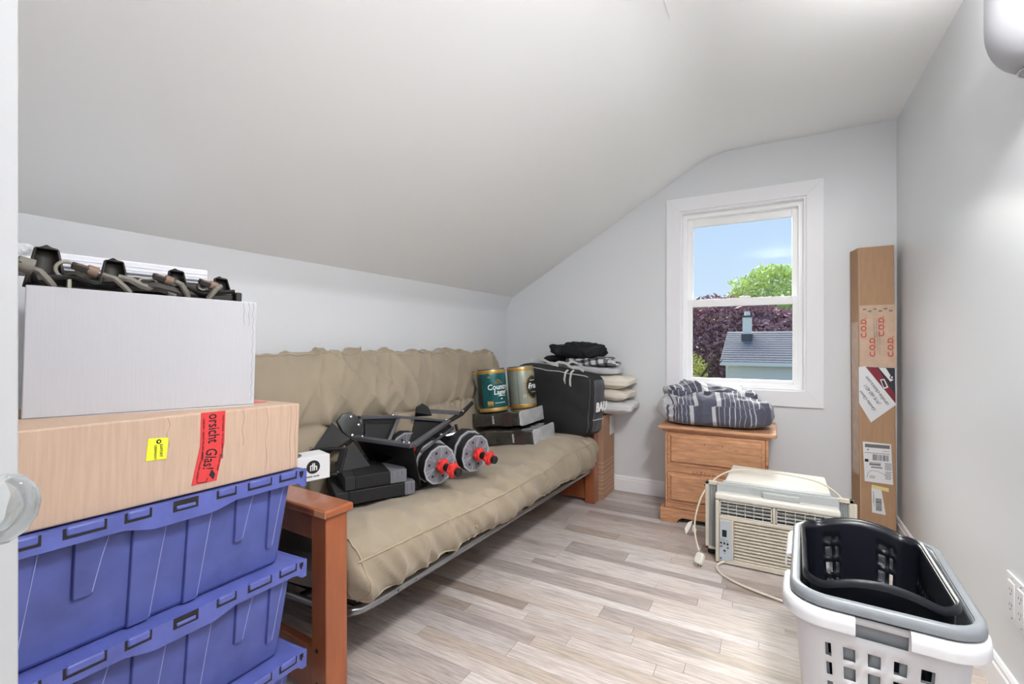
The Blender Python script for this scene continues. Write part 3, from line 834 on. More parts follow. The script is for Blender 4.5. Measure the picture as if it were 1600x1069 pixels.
# white foam panel lying behind, wrapped at one end
pn = thing('foam_tray', 'long white shallow foam tray in film, lying behind the wiring harness', 'tray', (-1.50, 0.78, 1.302), (0, R(2), -R(3)))
MB().box(-0.26, 0, -0.40, 0, 0.014, 0.048).box(-0.26, -0.010, -0.392, -0.012, 0.0, 0.016).build('tray', 'foam_white', pn, bevel=0.004)
for zz in (0.022, 0.032):
    MB().box(-0.004, 0.0012, -0.398, -0.004, zz, zz+0.004).build('ridge', 'foam_white', pn, bevel=0.001)
MB().box(-0.24,-0.012,-0.38,-0.02,-0.001,0.001).build('underside', 'grey_underside', pn)
soft_box(0.10, 0.06, 0.062, 10, 5, lambda p, u: p + Vector((0.010*nz(p.x,p.y,p.z,40), 0.012*nz(p.x,p.y,p.z,45,3), 0.008*nz(p.x,p.y,p.z,42,7)))).build('film_end', 'cling_film', pn, smooth=True, loc=(-0.03, -0.398, -0.006), angle=80)

# ================================================================ futon frame
FR = -R(2.6)
FO = (-1.181, 0.952, 0.0)
fu = thing('futon', 'futon frame with reddish wooden arms and dark steel bars', 'futon', FO, (0, 0, FR))
LF = 2.232
for y0 in (0.0, LF-0.08):
    MB().box(-0.072, 0, y0, y0+0.078, 0, 0.596).build('leg', 'wood_red', fu, bevel=0.004)
    MB().box(-0.80, -0.73, y0, y0+0.078, 0, 0.596).build('leg', 'wood_red', fu, bevel=0.004)
    MB().box(-0.83, 0.012, y0-0.012, y0+0.094, 0.596, 0.622).build('armrest', 'wood_red', fu, bevel=0.007, seg=3)
    MB().box(-0.73, -0.072, y0+0.02, y0+0.05, 0.02, 0.16).build('lower_rail', 'wood_red', fu, bevel=0.003)
    MB().box(-0.73, -0.072, y0+0.025, y0+0.045, 0.50, 0.596).build('upper_rail', 'wood_red', fu, bevel=0.003)
for zz in (0.18, 0.075):
    MB().lathe([(0.0,0),(0.007,0),(0.007,0.002),(0.0,0.002)], 14, frame((-0.042, -0.0016, zz),(1,0,0),(0,0,1))).build('bolt', 'ink', fu)
MB().box(-0.040, 0.0125, -0.0135, -0.0115, 0.600, 0.6185).build('chipped_edge', 'bare_wood', fu)
# steel seat frame: bent front tube, back tube, slats
ft = [(-0.40,0.10,0.215),(-0.10,0.10,0.235),(-0.045,0.11,0.243),(-0.015,0.14,0.247),(-0.006,0.20,0.248),(-0.006,2.03,0.248),(-0.015,2.09,0.247),(-0.045,2.12,0.243),(-0.10,2.13,0.235),(-0.40,2.13,0.215)]
MB().tube(ft, 0.0145, 12).build('front_tube', 'steel_tube', fu, smooth=True)
MB().tube([(-0.60,0.10,0.20),(-0.60,2.13,0.20)], 0.013, 10).build('rear_tube', 'black_metal', fu, smooth=True)
MB().tube([(-0.30,0.10,0.222),(-0.30,2.13,0.222)], 0.011, 10).build('middle_tube', 'black_metal', fu, smooth=True)
for k in range(13):
    yy = 0.17 + k*0.158
    MB().bar((-0.01,yy,0.238),(-0.60,yy,0.203), 0.022, 0.006).build('slat', 'black_metal', fu)
for yy in (0.29, 0.38, 1.0, 1.6):
    MB().lathe([(0.0,0),(0.004,0),(0.003,0.003),(0.0,0.004)], 8, frame((0.0085,yy,0.248),(0,1,0),(0,0,1))).build('rivet', 'steel', fu)
for yy in (0.12, 2.11):
    MB().bar((-0.60,yy,0.22),(-0.80,yy,0.98), 0.025, 0.025, (0,1,0)).build('back_post', 'black_metal', fu)
MB().tube([(-0.79,0.12,0.94),(-0.79,2.11,0.94)], 0.012, 10).build('back_tube', 'black_metal', fu, smooth=True)
MB().bar((-0.62,0.04,0.12),(-0.62,2.19,0.12), 0.02, 0.07).build('rear_stretcher', 'rail_grey', fu)

# ================================================================ futon mattress
mt = thing('futon_mattress', 'beige canvas futon mattress folded over the seat and back', 'mattress', FO, (0, 0, FR))
P0 = [(-0.05,.268),(0.015,.285),(0.042,.335),(0.040,.395),(0.010,.445),(-0.07,.474),(-0.20,.470),(-0.36,.448),(-0.48,.425),(-0.545,.425),
      (-0.572,.47),(-0.560,.56),(-0.562,.65),(-0.585,.725),(-0.604,.745),(-0.592,.775),(-0.590,.85),(-0.615,.94),(-0.655,1.02),(-0.70,1.062),(-0.755,1.075),
      (-0.80,1.05),(-0.822,.99),(-0.80,.85),(-0.775,.62),(-0.755,.42),(-0.72,.29),(-0.62,.232),(-0.45,.232),(-0.25,.250)]
def catmull(P, per):
    out = []; n = len(P)
    for i in range(n):
        p0, p1, p2, p3 = (Vector(P[(i+k-1) % n]) for k in range(4))
        for j in range(per):
            t = j/per
            out.append(0.5*((2*p1) + (p2-p0)*t + (2*p0-5*p1+4*p2-p3)*t*t + (3*p1-p0-3*p2+p3)*t*t*t))
    return out
PR = catmull(P0, 4); NP = len(PR)
PN = []
for i in range(NP):
    d = (PR[(i+1) % NP] - PR[i-1]).normalized()
    PN.append(Vector((d.y, -d.x)))          # outward for this winding
area = sum(PR[i].x*PR[(i+1) % NP].y - PR[(i+1) % NP].x*PR[i].y for i in range(NP))
if area < 0: PN = [-n for n in PN]
Y0m, Y1m, NY = 0.092, 2.142, 230
def ridge(v): return (1 - abs(v))
def mpoint(i, y, extra=0.0):
    p, n = PR[i % NP], PN[i % NP]
    s = (i % NP)/4.0                         # control point index
    e = min(y - Y0m, Y1m - y); r = 0.075
    inset = 0.0
    if e < r: inset = r - math.sqrt(max(0, r*r - (r-e)**2))
    dsp = 0.010*nz(p.x, y, p.y, 5.0, 1) + 0.004*nz(p.x, y, p.y, 16.0, 4)
    if s < 4.6 or s > 29:                    # gathered front edge
        w = max(0.0, 1 - abs(s-2.4)/2.4) if s < 29 else 0.0
        g = nz(0.0, y*1.0 + 0.02*s, 0.0, 9.0, 11)
        dsp += w*0.030*(ridge(g)**4 - 0.35) + w*0.020*(ridge(nz(0, y+0.05*s, 0, 15.0, 5))**5 - 0.3)
        dsp += w*0.010*math.sin(y*7 + 0.6)
    elif s < 9:                              # seat: long soft folds running back from the front edge
        w = max(0.0, 1 - (s-4.6)/3.0)
        dsp += w*0.020*(ridge(nz(0.4*p.x, y + 0.25*p.x, 0, 8.0, 11))**4 - 0.35)
    elif 12 < s < 21:                        # back: diagonal pulls
        a = nz(y*2.2 + (p.y-0.75)*1.6, (p.y)*0.8, 2.0, 2.2, 9)
        dsp += 0.026*(ridge(a)**11 - 0.2) * min(1, (s-12)/2)
        a2 = nz(y*3.3 - (p.y-0.75)*2.4, p.y, 5.0, 2.0, 21)
        dsp += 0.018*(ridge(a2)**14 - 0.1)
        if s > 18: dsp += 0.006*nz(0, y, 0, 6, 3) + 0.003*nz(0, y, s, 20, 3)
    lift = 0.0
    if 14 <= s <= 22: lift = 0.012*math.sin((y)*2.2) + 0.008*nz(0, y, 0, 3.5, 30)
    if 3 <= s <= 9: lift = 0.016*math.sin(y*4.0 + 1.2) * (1 - abs(s-5.5)/4)
    q = p + n*(dsp + extra - inset)
    def sst(v): v = max(0.0, min(1.0, v)); return v*v*(3-2*v)
    far = sst((y-0.9)/0.8)
    wb_ = sst((s-9.2)/1.6)*sst((27.5-s)/2.0)
    if 2 <= s <= 10: lift += 0.025*sst((y-1.3)/0.4)
    x = q.x - 0.125*far*wb_
    if s > 18: x = max(x, -0.832 - 0.0454*y*0.96)   # stops at the knee wall
    return Vector((x, y, q.y + lift))
def ys(k):
    t = k/NY                                 # denser at both ends
    t = 0.5 - 0.5*math.cos(PI*t)*(0.35) - 0.5*(1-2*t)*0.65
    return Y0m + (Y1m-Y0m)*t
mm = MB()
mm.loft([[mpoint(i, ys(k)) for i in range(NP)] for k in range(NY+1)], True, True)
mm.build('cover', 'canvas', mt, smooth=True, angle=70)
def piping(i, y0, y1, ex=0.0015, r=0.0042, n=150):
    MB().tube([mpoint(i, y0 + (y1-y0)*k/n, ex) for k in range(n+1)], r, 6).build('piping', 'canvas_piping', mt, smooth=True)
piping(14, Y0m+0.02, Y1m-0.02)
piping(4, Y0m+0.03, Y1m-0.03)
piping(76, Y0m+0.02, Y1m-0.02)
def end_piping(y, a, b, ex):
    MB().tube([mpoint(i, y, ex) for i in range(a, b)], 0.0032, 6).build('piping', 'canvas_piping', mt, smooth=True)
end_piping(Y0m+0.030, 2, 36, 0.0012)
# tuft on the seat edge
MB().lathe([(0,0),(0.006,0),(0.005,0.006),(0,0.007)], 10, frame(mpoint(8, 0.72, 0.0), (0,1,0), (0,0,1))).build('tuft', 'canvas_piping', mt)

# ================================================================ on the futon, near end
sw = thing('small_white_box', 'small white box with a round black logo by the futon arm', 'box', (-1.454, 1.189, 0.6225), (0, 0, -R(16)))
MB().box(-0.10, 0, -0.21, 0, 0, 0.088).build('carton', 'paper', sw, bevel=0.0015)
lg = MB().lathe([(0,0),(0.0245,0),(0.0245,0.0008),(0,0.0008)], 28, frame((0.0002,-0.062,0.050),(0,1,0),(0,0,1))).build('logo', 'ink', sw)
lm = MB()
for yy, z0, z1 in ((-0.072,0.037,0.056),(-0.064,0.037,0.064),(-0.058,0.037,0.064),(-0.050,0.037,0.052)):
    lm.box(0.0008, 0.0016, yy-0.0018, yy+0.0018, z0, z1)
lm.box(0.0008,0.0016,-0.072,-0.064,0.054,0.0575).box(0.0008,0.0016,-0.058,-0.050,0.0495,0.053)
lm.build('letter_mark', 'ink_white', lg)
MB().box(0.0, 0.0006, -0.088, -0.066, 0.0135, 0.0185).build('small_print', 'ink_grey', sw)
text('hands', 0.0095, 'ink', sw, (0.0008,-0.051,0.016), (0,1,0), (0,0,1))
ds = thing('metal_disc', 'thin grey metal disc lying on the small white box', 'disc', (-1.535, 1.085, 0.7105), (0, 0, 0))
MB().lathe([(0,0),(0.034,0),(0.035,0.003),(0.030,0.006),(0,0.007)], 28).build('disc', 'steel', ds, smooth=True)

fa = R(58.3)
def foam(label, loc, L, caps):
    t = thing('foam_block', label, 'foam block', loc, (R(2), -R(1), fa), 'foam blocks on the futon')
    MB().box(0, L*0.16, 0, 0.30, 0, 0.054).build('end_section', 'foam_black', t, bevel=0.003)
    MB().box(L*0.16+0.0005, L*caps, 0, 0.30, 0, 0.054).build('middle_section', 'black_rubber', t, bevel=0.003)
    MB().box(L*caps+0.0005, L, -0.0008, 0.30, 0, 0.0545).build('grey_section', 'foam_grey', t, bevel=0.003)
    for k in range(3):
        MB().box(L*caps+0.010+0.02*k, L*caps+0.011+0.02*k, -0.0014, 0.0, 0.006+0.012*k, 0.050).build('score', 'foam_black', t)
foam('lower charcoal foam block with a pale grey end', (-1.512, 1.262, 0.474), 0.325, 0.86)
foam('upper charcoal foam block with a wide pale grey end', (-1.497, 1.297, 0.531), 0.252, 0.72)

def dumbbell(label, loc, rz, red):
    t = thing('adjustable_dumbbell', label, 'dumbbell', loc, (0, R(5), rz), 'adjustable dumbbells on the futon')
    def ngon(r, x, n=12, ph=0.13): return [(x, r*math.cos(2*PI*i/n+ph), r*math.sin(2*PI*i/n+ph)) for i in range(n)]
    def plate(r, x0, x1, face, y=0, z=0):
        off = Vector((0, y, z))
        p = MB().loft([[Vector(q)+off for q in ngon(r, x0)], [Vector(q)+off for q in ngon(r*1.0, x1-0.006)], [Vector(q)+off for q in ngon(r*0.975, x1)]]).build('weight_plate', 'black_rubber', t, bevel=0.002)
        f = MB().loft([[Vector(q)+off for q in ngon(r*0.94, x1-0.001)], [Vector(q)+off for q in ngon(r*0.94, x1+0.0012)]]).build('plate_face', 'plate_grey', p)
        rim = MB()
        a, b = ngon(r*0.985, x1), ngon(r*0.90, x1)
        for i in range(12):
            j = (i+1) % 12
            rim.add([Vector(a[i])+off, Vector(a[j])+off, Vector(b[j])+off, Vector(b[i])+off] + [Vector(q)+off+Vector((0.003,0,0)) for q in (a[i],a[j],b[j],b[i])],
                    [(3,2,1,0),(4,5,6,7),(0,1,5,4),(2,3,7,6),(1,2,6,5),(3,0,4,7)])
        rim.build('plate_rim', 'plate_edge', p)
        for i in range(12):
            an = 2*PI*(i+0.5)/12 + 0.13
            for dd in ((-0.12, 0.12) if i % 2 == 0 else (0.0,)):
                d = Vector((0, math.cos(an+dd*0.9), math.sin(an+dd*0.9))); d0 = Vector((0, math.cos(an+dd*0.4), math.sin(an+dd*0.4)))
                if i % 2 == 0:
                    MB().bar(off + d0*r*0.36 + Vector((x1+0.002,0,0)), off + d*r*0.88 + Vector((x1+0.002,0,0)), 0.0026, 0.002, (1,0,0)).build('rib', 'plate_edge', p)
                else:
                    MB().bar(off + d*r*0.60 + Vector((x1+0.001,0,0)), off + d*r*0.72 + Vector((x1+0.001,0,0)), 0.011, 0.0014, (1,0,0)).build('slot', 'ink', p)
        return p
    plate(0.092, -0.042, 0.0, True)
    plate(0.100, -0.095, -0.046, True, -0.004, 0.006)
    plate(0.096, -0.30, -0.26, False)
    ax = Matrix(((0,0,1,0),(1,0,0,0),(0,1,0,0),(0,0,0,1)))
    MB().lathe([(0,-0.36),(0.013,-0.36),(0.013,0.128),(0.011,0.131),(0,0.131)], 16, ax).build('bar', 'steel', t, smooth=True)
    MB().lathe([(0,0.03),(0.018,0.03),(0.018,0.105),(0,0.105)], 16, ax).build('sleeve', 'black_plastic', t, smooth=True)
    MB().lathe([(0,-0.25),(0.034,-0.25),(0.034,-0.10),(0,-0.10)], 16, ax).build('grip', 'black_rubber', t, smooth=True)
    MB().lathe([(0,0.12),(0.0185,0.12),(0.0185,0.133),(0.014,0.136),(0,0.136)], 16, ax).build('end_cap', 'black_rubber', t, smooth=True)
    for x0 in (0.010, 0.080):
        st = MB(); ring = []
        for i in range(24):
            rr = 0.034 if (i % 4) in (0, 1) else 0.028
            ring.append((rr*math.cos(2*PI*i/24), rr*math.sin(2*PI*i/24)))
        mtx = Matrix.Translation((x0, 0, 0)) @ ax
        st.prism(ring, 0.006, 0.024, mtx)
        st.lathe([(0,0),(0.026,0),(0.026,0.030),(0.020,0.034),(0,0.034)], 20, mtx)
        st.build('star_nut', 'red_plastic', t, bevel=0.0015)
    if red:
        MB().plate([(-0.075,-0.112,-0.01),(-0.13,-0.112,-0.01),(-0.13,-0.062,0.088),(-0.075,-0.062,0.088)], 0.022).build('cradle_side', 'black_plastic', t, bevel=0.003)
        MB().plate([(-0.073,-0.122,0.008),(-0.105,-0.124,0.008),(-0.105,-0.082,0.076),(-0.073,-0.080,0.076)], 0.008).build('red_panel', 'red_plastic', t, bevel=0.002)
        MB().box(-0.30, -0.07, -0.13, 0.10, -0.098, -0.062).build('cradle', 'black_plastic', t, bevel=0.006)
    return t
dumbbell('adjustable dumbbell nearer the foam blocks, with a red panel on its cradle', (-1.325, 1.685, 0.572), -R(12), True)
dumbbell('adjustable dumbbell beside the plastic-wrapped packages', (-1.262, 1.885, 0.590), -R(12), False)

# folded black weight stand leaning behind the dumbbells
stn = thing('weight_stand', 'folded black steel weight stand leaning against the futon back', 'stand', (-1.50, 1.60, 0.46))
O = Vector((-1.50, 1.60, 0.46))
def W(x, y, z): return Vector((x, y, z)) - O
A = W(-1.672, 1.49, 0.786); B = W(-1.628, 1.462, 0.705); Mx = W(-1.300, 1.475, 0.702); N = W(-1.500, 1.985, 0.712); K = W(-1.612, 1.712, 0.765)
def rail(a, b, w=0.032, h=0.012):
    MB().bar(a, b, w, h).build('rail', 'rail_grey', stn, bevel=0.002)
rail(B, Mx, 0.036, 0.016); rail(A + Vector((0.02,0.02,0)), K, 0.030, 0.016); rail(K, N, 0.028, 0.012); rail(Mx, N, 0.030, 0.014)
rail(Mx + Vector((0.02,0.03,-0.03)), N + Vector((0.03,0.0,-0.03)), 0.012, 0.008)
def panel(pts, th=0.006, m='black_plastic'):
    return MB().plate(pts, th).build('panel', m, stn, bevel=0.002)
dz = Vector((0, 0, -1))
panel([B + Vector((0.01,0.004,-0.006)), Mx + Vector((0,0.004,-0.006)), Mx + Vector((-0.04,0.10,-0.20)), B + Vector((0.03,0.10,-0.17))])
panel([B + Vector((0.06,0.030,-0.045)), Mx + Vector((-0.06,0.030,-0.045)), Mx + Vector((-0.085,0.075,-0.13)), B + Vector((0.075,0.075,-0.13))], 0.010, 'black_gloss')
panel([A + Vector((0.03,0.03,-0.008)), K + Vector((0,0,-0.008)), K + Vector((0.02,-0.10,-0.12)), A + Vector((0.06,0.0,-0.12))])
panel([A + Vector((0.042,0.035,-0.03)), K + Vector((0.01,-0.05,-0.03)), K + Vector((0.03,-0.115,-0.10)), A + Vector((0.068,0.012,-0.10))], 0.008, 'black_rubber')
panel([K + Vector((0.03,0.10,-0.02)), N + Vector((0,0,-0.008)), N + Vector((0.03,-0.05,-0.14)), K + Vector((0.06,0.02,-0.14))])
panel([K + Vector((0.0,0.0,-0.005)), K + Vector((0.012,0.018,-0.005)), K + Vector((0.03,-0.085,-0.125)), K + Vector((0.02,-0.10,-0.125))], 0.010)
# shaped bracket at the left top
br = [W(-1.70,1.415,0.775), W(-1.695,1.445,0.805), W(-1.672,1.480,0.810), W(-1.655,1.505,0.790), W(-1.636,1.515,0.752), W(-1.612,1.497,0.700), W(-1.630,1.455,0.690), W(-1.66,1.42,0.735)]
c0 = sum(br, Vector())/len(br)
flat = frame(c0, br[3]-br[7], br[2]-br[6])
inv = flat.inverted()
br2 = [flat @ Vector(((inv @ p).x, (inv @ p).y, 0)) for p in br]
bo = MB().plate(br2, 0.016).build('bracket', 'black_gloss', stn, bevel=0.004)
for k in (2, 4, 6):
    p = br2[k].lerp(c0, 0.35)
    n3 = flat.to_3x3().col[2] * (1 if flat.to_3x3().col[2].x > 0 else -1)
    MB().lathe([(0,0.0),(0.007,0.0),(0.006,0.004),(0,0.005)], 10, frame(p + n3*0.008, flat.to_3x3().col[0], flat.to_3x3().col[1] if n3.dot(flat.to_3x3().col[2]) > 0 else -flat.to_3x3().col[1])).build('bolt', 'steel', bo)
# left leg frame with the open window in it
panel([W(-1.70,1.40,0.775), W(-1.635,1.45,0.70), W(-1.66,1.36,0.655), W(-1.72,1.31,0.66)], 0.010, 'black_rubber')
la, lb, lc, ld2 = W(-1.70,1.295,0.675), W(-1.615,1.395,0.672), W(-1.585,1.335,0.580), W(-1.625,1.285,0.582)
for p, q, w in ((la, lb, 0.020), (lb, lc, 0.030), (lc, ld2, 0.022), (ld2, la, 0.022)):
    MB().bar(p, q, w, 0.012).build('leg_strut', 'black_plastic', stn, bevel=0.002)
for p in (la, lb, lc):
    MB().lathe([(0,0),(0.006,0),(0.005,0.006),(0,0.007)], 10, Matrix.Translation(p + Vector((0,0,0.006)))).build('bolt', 'steel', stn)
panel([lb, W(-1.61,1.44,0.69), W(-1.53,1.47,0.58), lc], 0.010, 'foam_black')
MB().box(-0.16, 0.10, -0.13, 0.10, 0.002, 0.03).build('base_plate', 'black_plastic', stn, bevel=0.004)
# right bracket, lever and links
rb = [W(-1.66,1.90,0.735), W(-1.655,1.905,0.785), W(-1.635,1.93,0.805), W(-1.615,1.955,0.785), W(-1.60,1.97,0.735)]
MB().plate(rb, 0.014).build('bracket', 'black_gloss', stn, bevel=0.003)
MB().bar(W(-1.625,1.955,0.762), W(-1.50,2.08,0.742), 0.018, 0.022).build('link', 'rail_grey', stn, bevel=0.002)
MB().tube([W(-1.53,2.02,0.700), W(-1.50,2.10,0.735), W(-1.48,2.18,0.790)], [0.012,0.014,0.011], 10).build('lever', 'black_gloss', stn, smooth=True)
MB().lathe([(0,0),(0.010,0),(0.008,0.008),(0,0.010)], 12, Matrix.Translation(W(-1.49,2.10,0.748))).build('bolt', 'steel', stn, smooth=True)
for (p, q) in ((W(-1.51,1.98,0.70), W(-1.47,1.985,0.67)), (W(-1.45,1.98,0.70), W(-1.44,1.98,0.665)), (N, N + Vector((0.02,-0.04,-0.25)))):
    MB().bar(p, q, 0.016, 0.010, (1,0,0)).build('link', 'black_plastic', stn, bevel=0.002)
MB().tube([W(-1.46,1.86,0.665), W(-1.43,1.88,0.660), W(-1.40,1.93,0.668)], 0.010, 8).build('pin', 'steel', stn, smooth=True)
for p in (Mx + Vector((-0.02,0,0.010)), Mx + Vector((-0.045,-0.004,0.010)), B + Vector((0.05,0,0.010)), K + Vector((-0.005,-0.02,0.010)), N + Vector((-0.01,-0.01,0.008))):
    MB().lathe([(0,0),(0.008,0),(0.006,0.005),(0,0.006)], 10, Matrix.Translation(p)).build('bolt', 'steel', stn, smooth=True)

# ================================================================ wrapped packages and mini kegs
PT = -R(6)
def package(label, loc, rz, word, L, Wd, H, wx):
    t = thing('wrapped_package', label, 'package', loc, (0, PT, rz), 'plastic-wrapped packages')
    fn = lambda p, u: p + Vector((0.003*nz(p.x,p.y,p.z,25), 0.004*nz(p.x,p.y,p.z,28,3), 0.003*nz(p.x,p.y,p.z,22,6)))
    soft_box(L, Wd, H, 18, 14, fn).build('packet', 'wrap_dark', t, smooth=True, loc=(-L/2, Wd/2, 0), angle=50)
    soft_box(0.012, Wd*1.01, H*1.02, 10, 14, fn).build('white_end', 'wrap_light', t, smooth=True, loc=(-0.003, Wd/2, -0.001), angle=50)
    soft_box(L*0.22, 0.008, H*0.98, 8, 10).build('dark_band', 'wrap_band', t, smooth=True, loc=(-L*0.26, 0.0, 0.001))
    text(word, 0.026, 'ink_white', t, (-L*wx, -0.0055, H*0.5), (0,0,-1), (1,0,0))
    soft_box(0.05, Wd*0.9, H*0.7, 10, 4, lambda p, u: p + Vector((0.01*nz(p.x,p.y,p.z,30), 0.008*nz(p.x,p.y,p.z,30,2), 0.01*nz(p.x,p.y,p.z,30,8)))).build('gathered_film', 'wrap_dark', t, smooth=True, loc=(-L-0.005, Wd/2, 0.01), angle=70)
    return t
package('lower plastic-wrapped dark package lying on the futon seat', (-1.268, 2.545, 0.497), R(3), 'cutes', 0.385, 0.34, 0.094, 0.36)
package('upper plastic-wrapped dark package under the beer kegs', (-1.405, 2.625, 0.590), R(1), 'cutes', 0.385, 0.38, 0.094, 0.52)

def keg(name, label, loc, r, h, rz, body, scheme):
    t = thing(name, label, 'keg', loc, (0, PT, rz), 'mini beer kegs')
    MB().lathe([(0,0.006),(r*0.90,0.006),(r*0.92,0),(r*0.97,0.004),(r*0.985,h*0.10),(r*1.0,h*0.12),(r*1.0,h*0.86),(r*0.985,h*0.88),(r*0.95,h*0.965),(r*0.91,h*0.985),(r*0.86,h*0.975),(r*0.80,h*0.97),(0,h*0.97)], 40).build('can', body, t, smooth=True)
    for z0, z1 in ((0.015, 0.105), (0.875, 0.965)):
        MB().lathe([(r*0.955,h*z0),(r*0.992,h*(z0+0.01)),(r*1.008,h*(z0*0.4+z1*0.6)),(r*0.985,h*z1),(r*0.94,h*z1)], 40).build('gold_band', 'keg_gold', t, smooth=True)
    MB().lathe([(r*0.82,h*0.965),(r*0.93,h*0.975),(r*0.93,h*0.995),(r*0.88,h*1.0),(r*0.82,h*0.985)], 40).build('rim', 'steel', t, smooth=True)
    def arc(name, m, a0, a1, z0, z1, dr, n=16):
        mb = MB(); rr = r + dr
        ring = []
        for k in range(n+1):
            a = a0 + (a1-a0)*k/n
            ring.append([(rr*math.cos(a), rr*math.sin(a), z0), (rr*math.cos(a), rr*math.sin(a), z1)])
        mb.loft(ring, closed=False, cap=False)
        return mb.build(name, m, t, smooth=True, solid=0.0006)
    def wrap(s, size, m, a, z, shear=0.0, rr=None, bold=0.0, sx=1.0):
        rr = rr or r + 0.0022
        text(s, size, m, t, (rr*math.cos(a), rr*math.sin(a), z), (-math.sin(a), math.cos(a), 0), (0,0,1), bend=rr, shear=shear, bold=bold, sx=sx)
    return t, arc, wrap
va = -R(54)                                   # direction towards the viewer
k1, arc, wrap = keg('mini_keg', 'green mini beer keg with gold bands and white lettering', (-1.652, 2.695, 0.661), 0.0985, 0.290, 0, 'keg_teal', 1)
wrap('Country', 0.050, 'ink_white', va+0.42, 0.165, 0.1, bold=0.0006, sx=0.95)
wrap('Lager', 0.044, 'ink_white', va+0.50, 0.130, 0.1, bold=0.0006)
arc('small_print', 'ink_white', va+0.48, va+0.62, 0.083, 0.090, 0.0018, 3)
for k in range(6): arc('small_print', 'ink_white', va+0.08+0.13*k, va+0.16+0.13*k, 0.058, 0.064, 0.0018, 2)
for k in range(5): arc('grain_print', 'keg_gold', va+0.16+0.10*k, va+0.20+0.10*k, 0.196, 0.206+0.006*(2-abs(k-2)), 0.0018, 2)
arc('grain_print', 'keg_gold', va-0.34, va-0.14, 0.226, 0.238, 0.0012, 4)
arc('dark_print', 'keg_dark', va-1.35, va-0.80, 0.05, 0.235, 0.0010)
arc('gold_print', 'keg_gold', va-0.45, va-0.05, 0.040, 0.075, 0.0010)
arc('swoosh', 'ink_white', va+0.30, va+0.95, 0.104, 0.108, 0.0018)
arc('ear_of_grain', 'keg_gold', va+0.15, va+0.75, 0.190, 0.1935, 0.0018)
k2, arc, wrap = keg('mini_keg', 'grey mini beer keg with a gold-ringed emblem, against the black bag', (-1.522, 2.880, 0.674), 0.0955, 0.290, 0, 'keg_grey', 2)
arc('seam', 'keg_dark', va-0.42, va-0.40, 0.03, 0.25, 0.0008, 2)
em = MB(); eg = MB()
def blob(mb, rr, a_c, zc, ra, rz, n=20):
    pts = [(rr*math.cos(a_c), rr*math.sin(a_c), zc)]
    for k in range(n):
        q = 2*PI*k/n; a = a_c + ra*math.cos(q)/rr; pts.append((rr*math.cos(a), rr*math.sin(a), zc + rz*math.sin(q)))
    for k in range(n): mb.add([pts[0], pts[1+k], pts[1+(k+1) % n]], [(0,1,2)])
blob(eg, 0.0967, va+0.72, 0.145, 0.060, 0.085); eg.build('emblem_ring', 'keg_gold', k2, smooth=True, solid=0.0006)
blob(em, 0.0975, va+0.72, 0.145, 0.050, 0.074); em.build('emblem', 'keg_dark', k2, smooth=True, solid=0.0006)
wrap('Fras', 0.050, 'ink_white', va+0.72, 0.148, 0.25, rr=0.0991, bold=0.0008)
arc('leaf_print', 'ink_white', va+0.5, va+1.0, 0.185, 0.189, 0.0036); arc('leaf_print', 'ink_white', va+0.6, va+1.1, 0.105, 0.108, 0.0036)
for k in range(2): arc('small_print', 'ink_white', va-0.05+0.13*k, va-0.01+0.13*k, 0.070, 0.096, 0.0012, 2)
k3, arc, wrap = keg('mini_keg', 'grey mini beer keg half hidden behind the green keg', (-1.822, 2.786, 0.648), 0.086, 0.275, 0, 'keg_grey', 3)
wrap('S', 0.06, 'ink', va-0.65, 0.19, 0.2)

# ================================================================ hockey bag
bg = thing('hockey_bag', 'large black sports bag with white straps and letters on its end', 'bag', (-1.035, 2.935, 0.485), (0, 0, -R(9)))
bw, bd, bh = 0.66, 0.185, 0.43
def bag_fn(p, u):
    x, y, z = p
    z2 = z*(1.0 + 0.16*(0.5 - x/bw)) if z > 0 else z
    bul = (1-u.x*u.x)*(1-u.z*u.z)
    y2 = y + u.y*0.03*bul
    x2 = x + (0.025*(z/bh) - 0.012 if u.x > 0.5 else 0)
    d = 0.006*nz(x, y, z, 9, 2) + 0.003*nz(x, y, z, 22, 2)
    return Vector((x2 + u.x*d*1.5, y2 + u.y*d, z2 + d))
soft_box(bw, bd, bh, 26, 7, bag_fn).build('body', 'bag_black', bg, smooth=True, loc=(-bw/2, bd/2, 0), angle=70)
def bagp(x, y, z):
    # point on the bag surface for a direction in the unit box
    s = (abs(x)**7 + abs(y)**7 + abs(z)**7) ** (-1/7.0)
    u = Vector((x*s, y*s, z*s))
    p = Vector((u.x*bw/2, u.y*bd/2, u.z*bh/2 + bh/2))
    return Vector(bag_fn(p, u)) + Vector((-bw/2, bd/2, 0))
ep = MB()
rings = []
for i in range(13):
    z = -0.85 + 1.7*i/12
    rings.append([bagp(1, -0.78 + 1.56*j/10, z) + Vector((0.003,0,0)) for j in range(11)])
ep.loft(rings, closed=False, cap=False)
epo = ep.build('end_panel', 'bag_grey', bg, smooth=True, solid=0.003)
MB().tube([bagp(1, -0.8 + 1.6*j/16, -0.42) + Vector((0.005,0,0)) for j in range(17)], 0.0025, 6).build('white_seam', 'bag_white', bg, smooth=True)
MB().tube([bagp(0.985, -0.98, -0.9 + 1.85*j/16) + Vector((0.002,-0.002,0)) for j in range(17)], 0.003, 6).build('corner_piping', 'bag_grey', bg, smooth=True)
MB().tube([bagp(0.95 - 1.9*j/24, -0.97, 0.985) + Vector((0,-0.002,0.002)) for j in range(25)], 0.003, 6).build('zip_piping', 'bag_white', bg, smooth=True)
text('BAU', 0.082, 'ink_white', bg, bagp(1, 0.0, -0.05) + Vector((0.008,0,0)), (0,1,0), (0,0,1), name='letters', bold=0.004, shear=0.15, sx=0.96, depth=0.001)
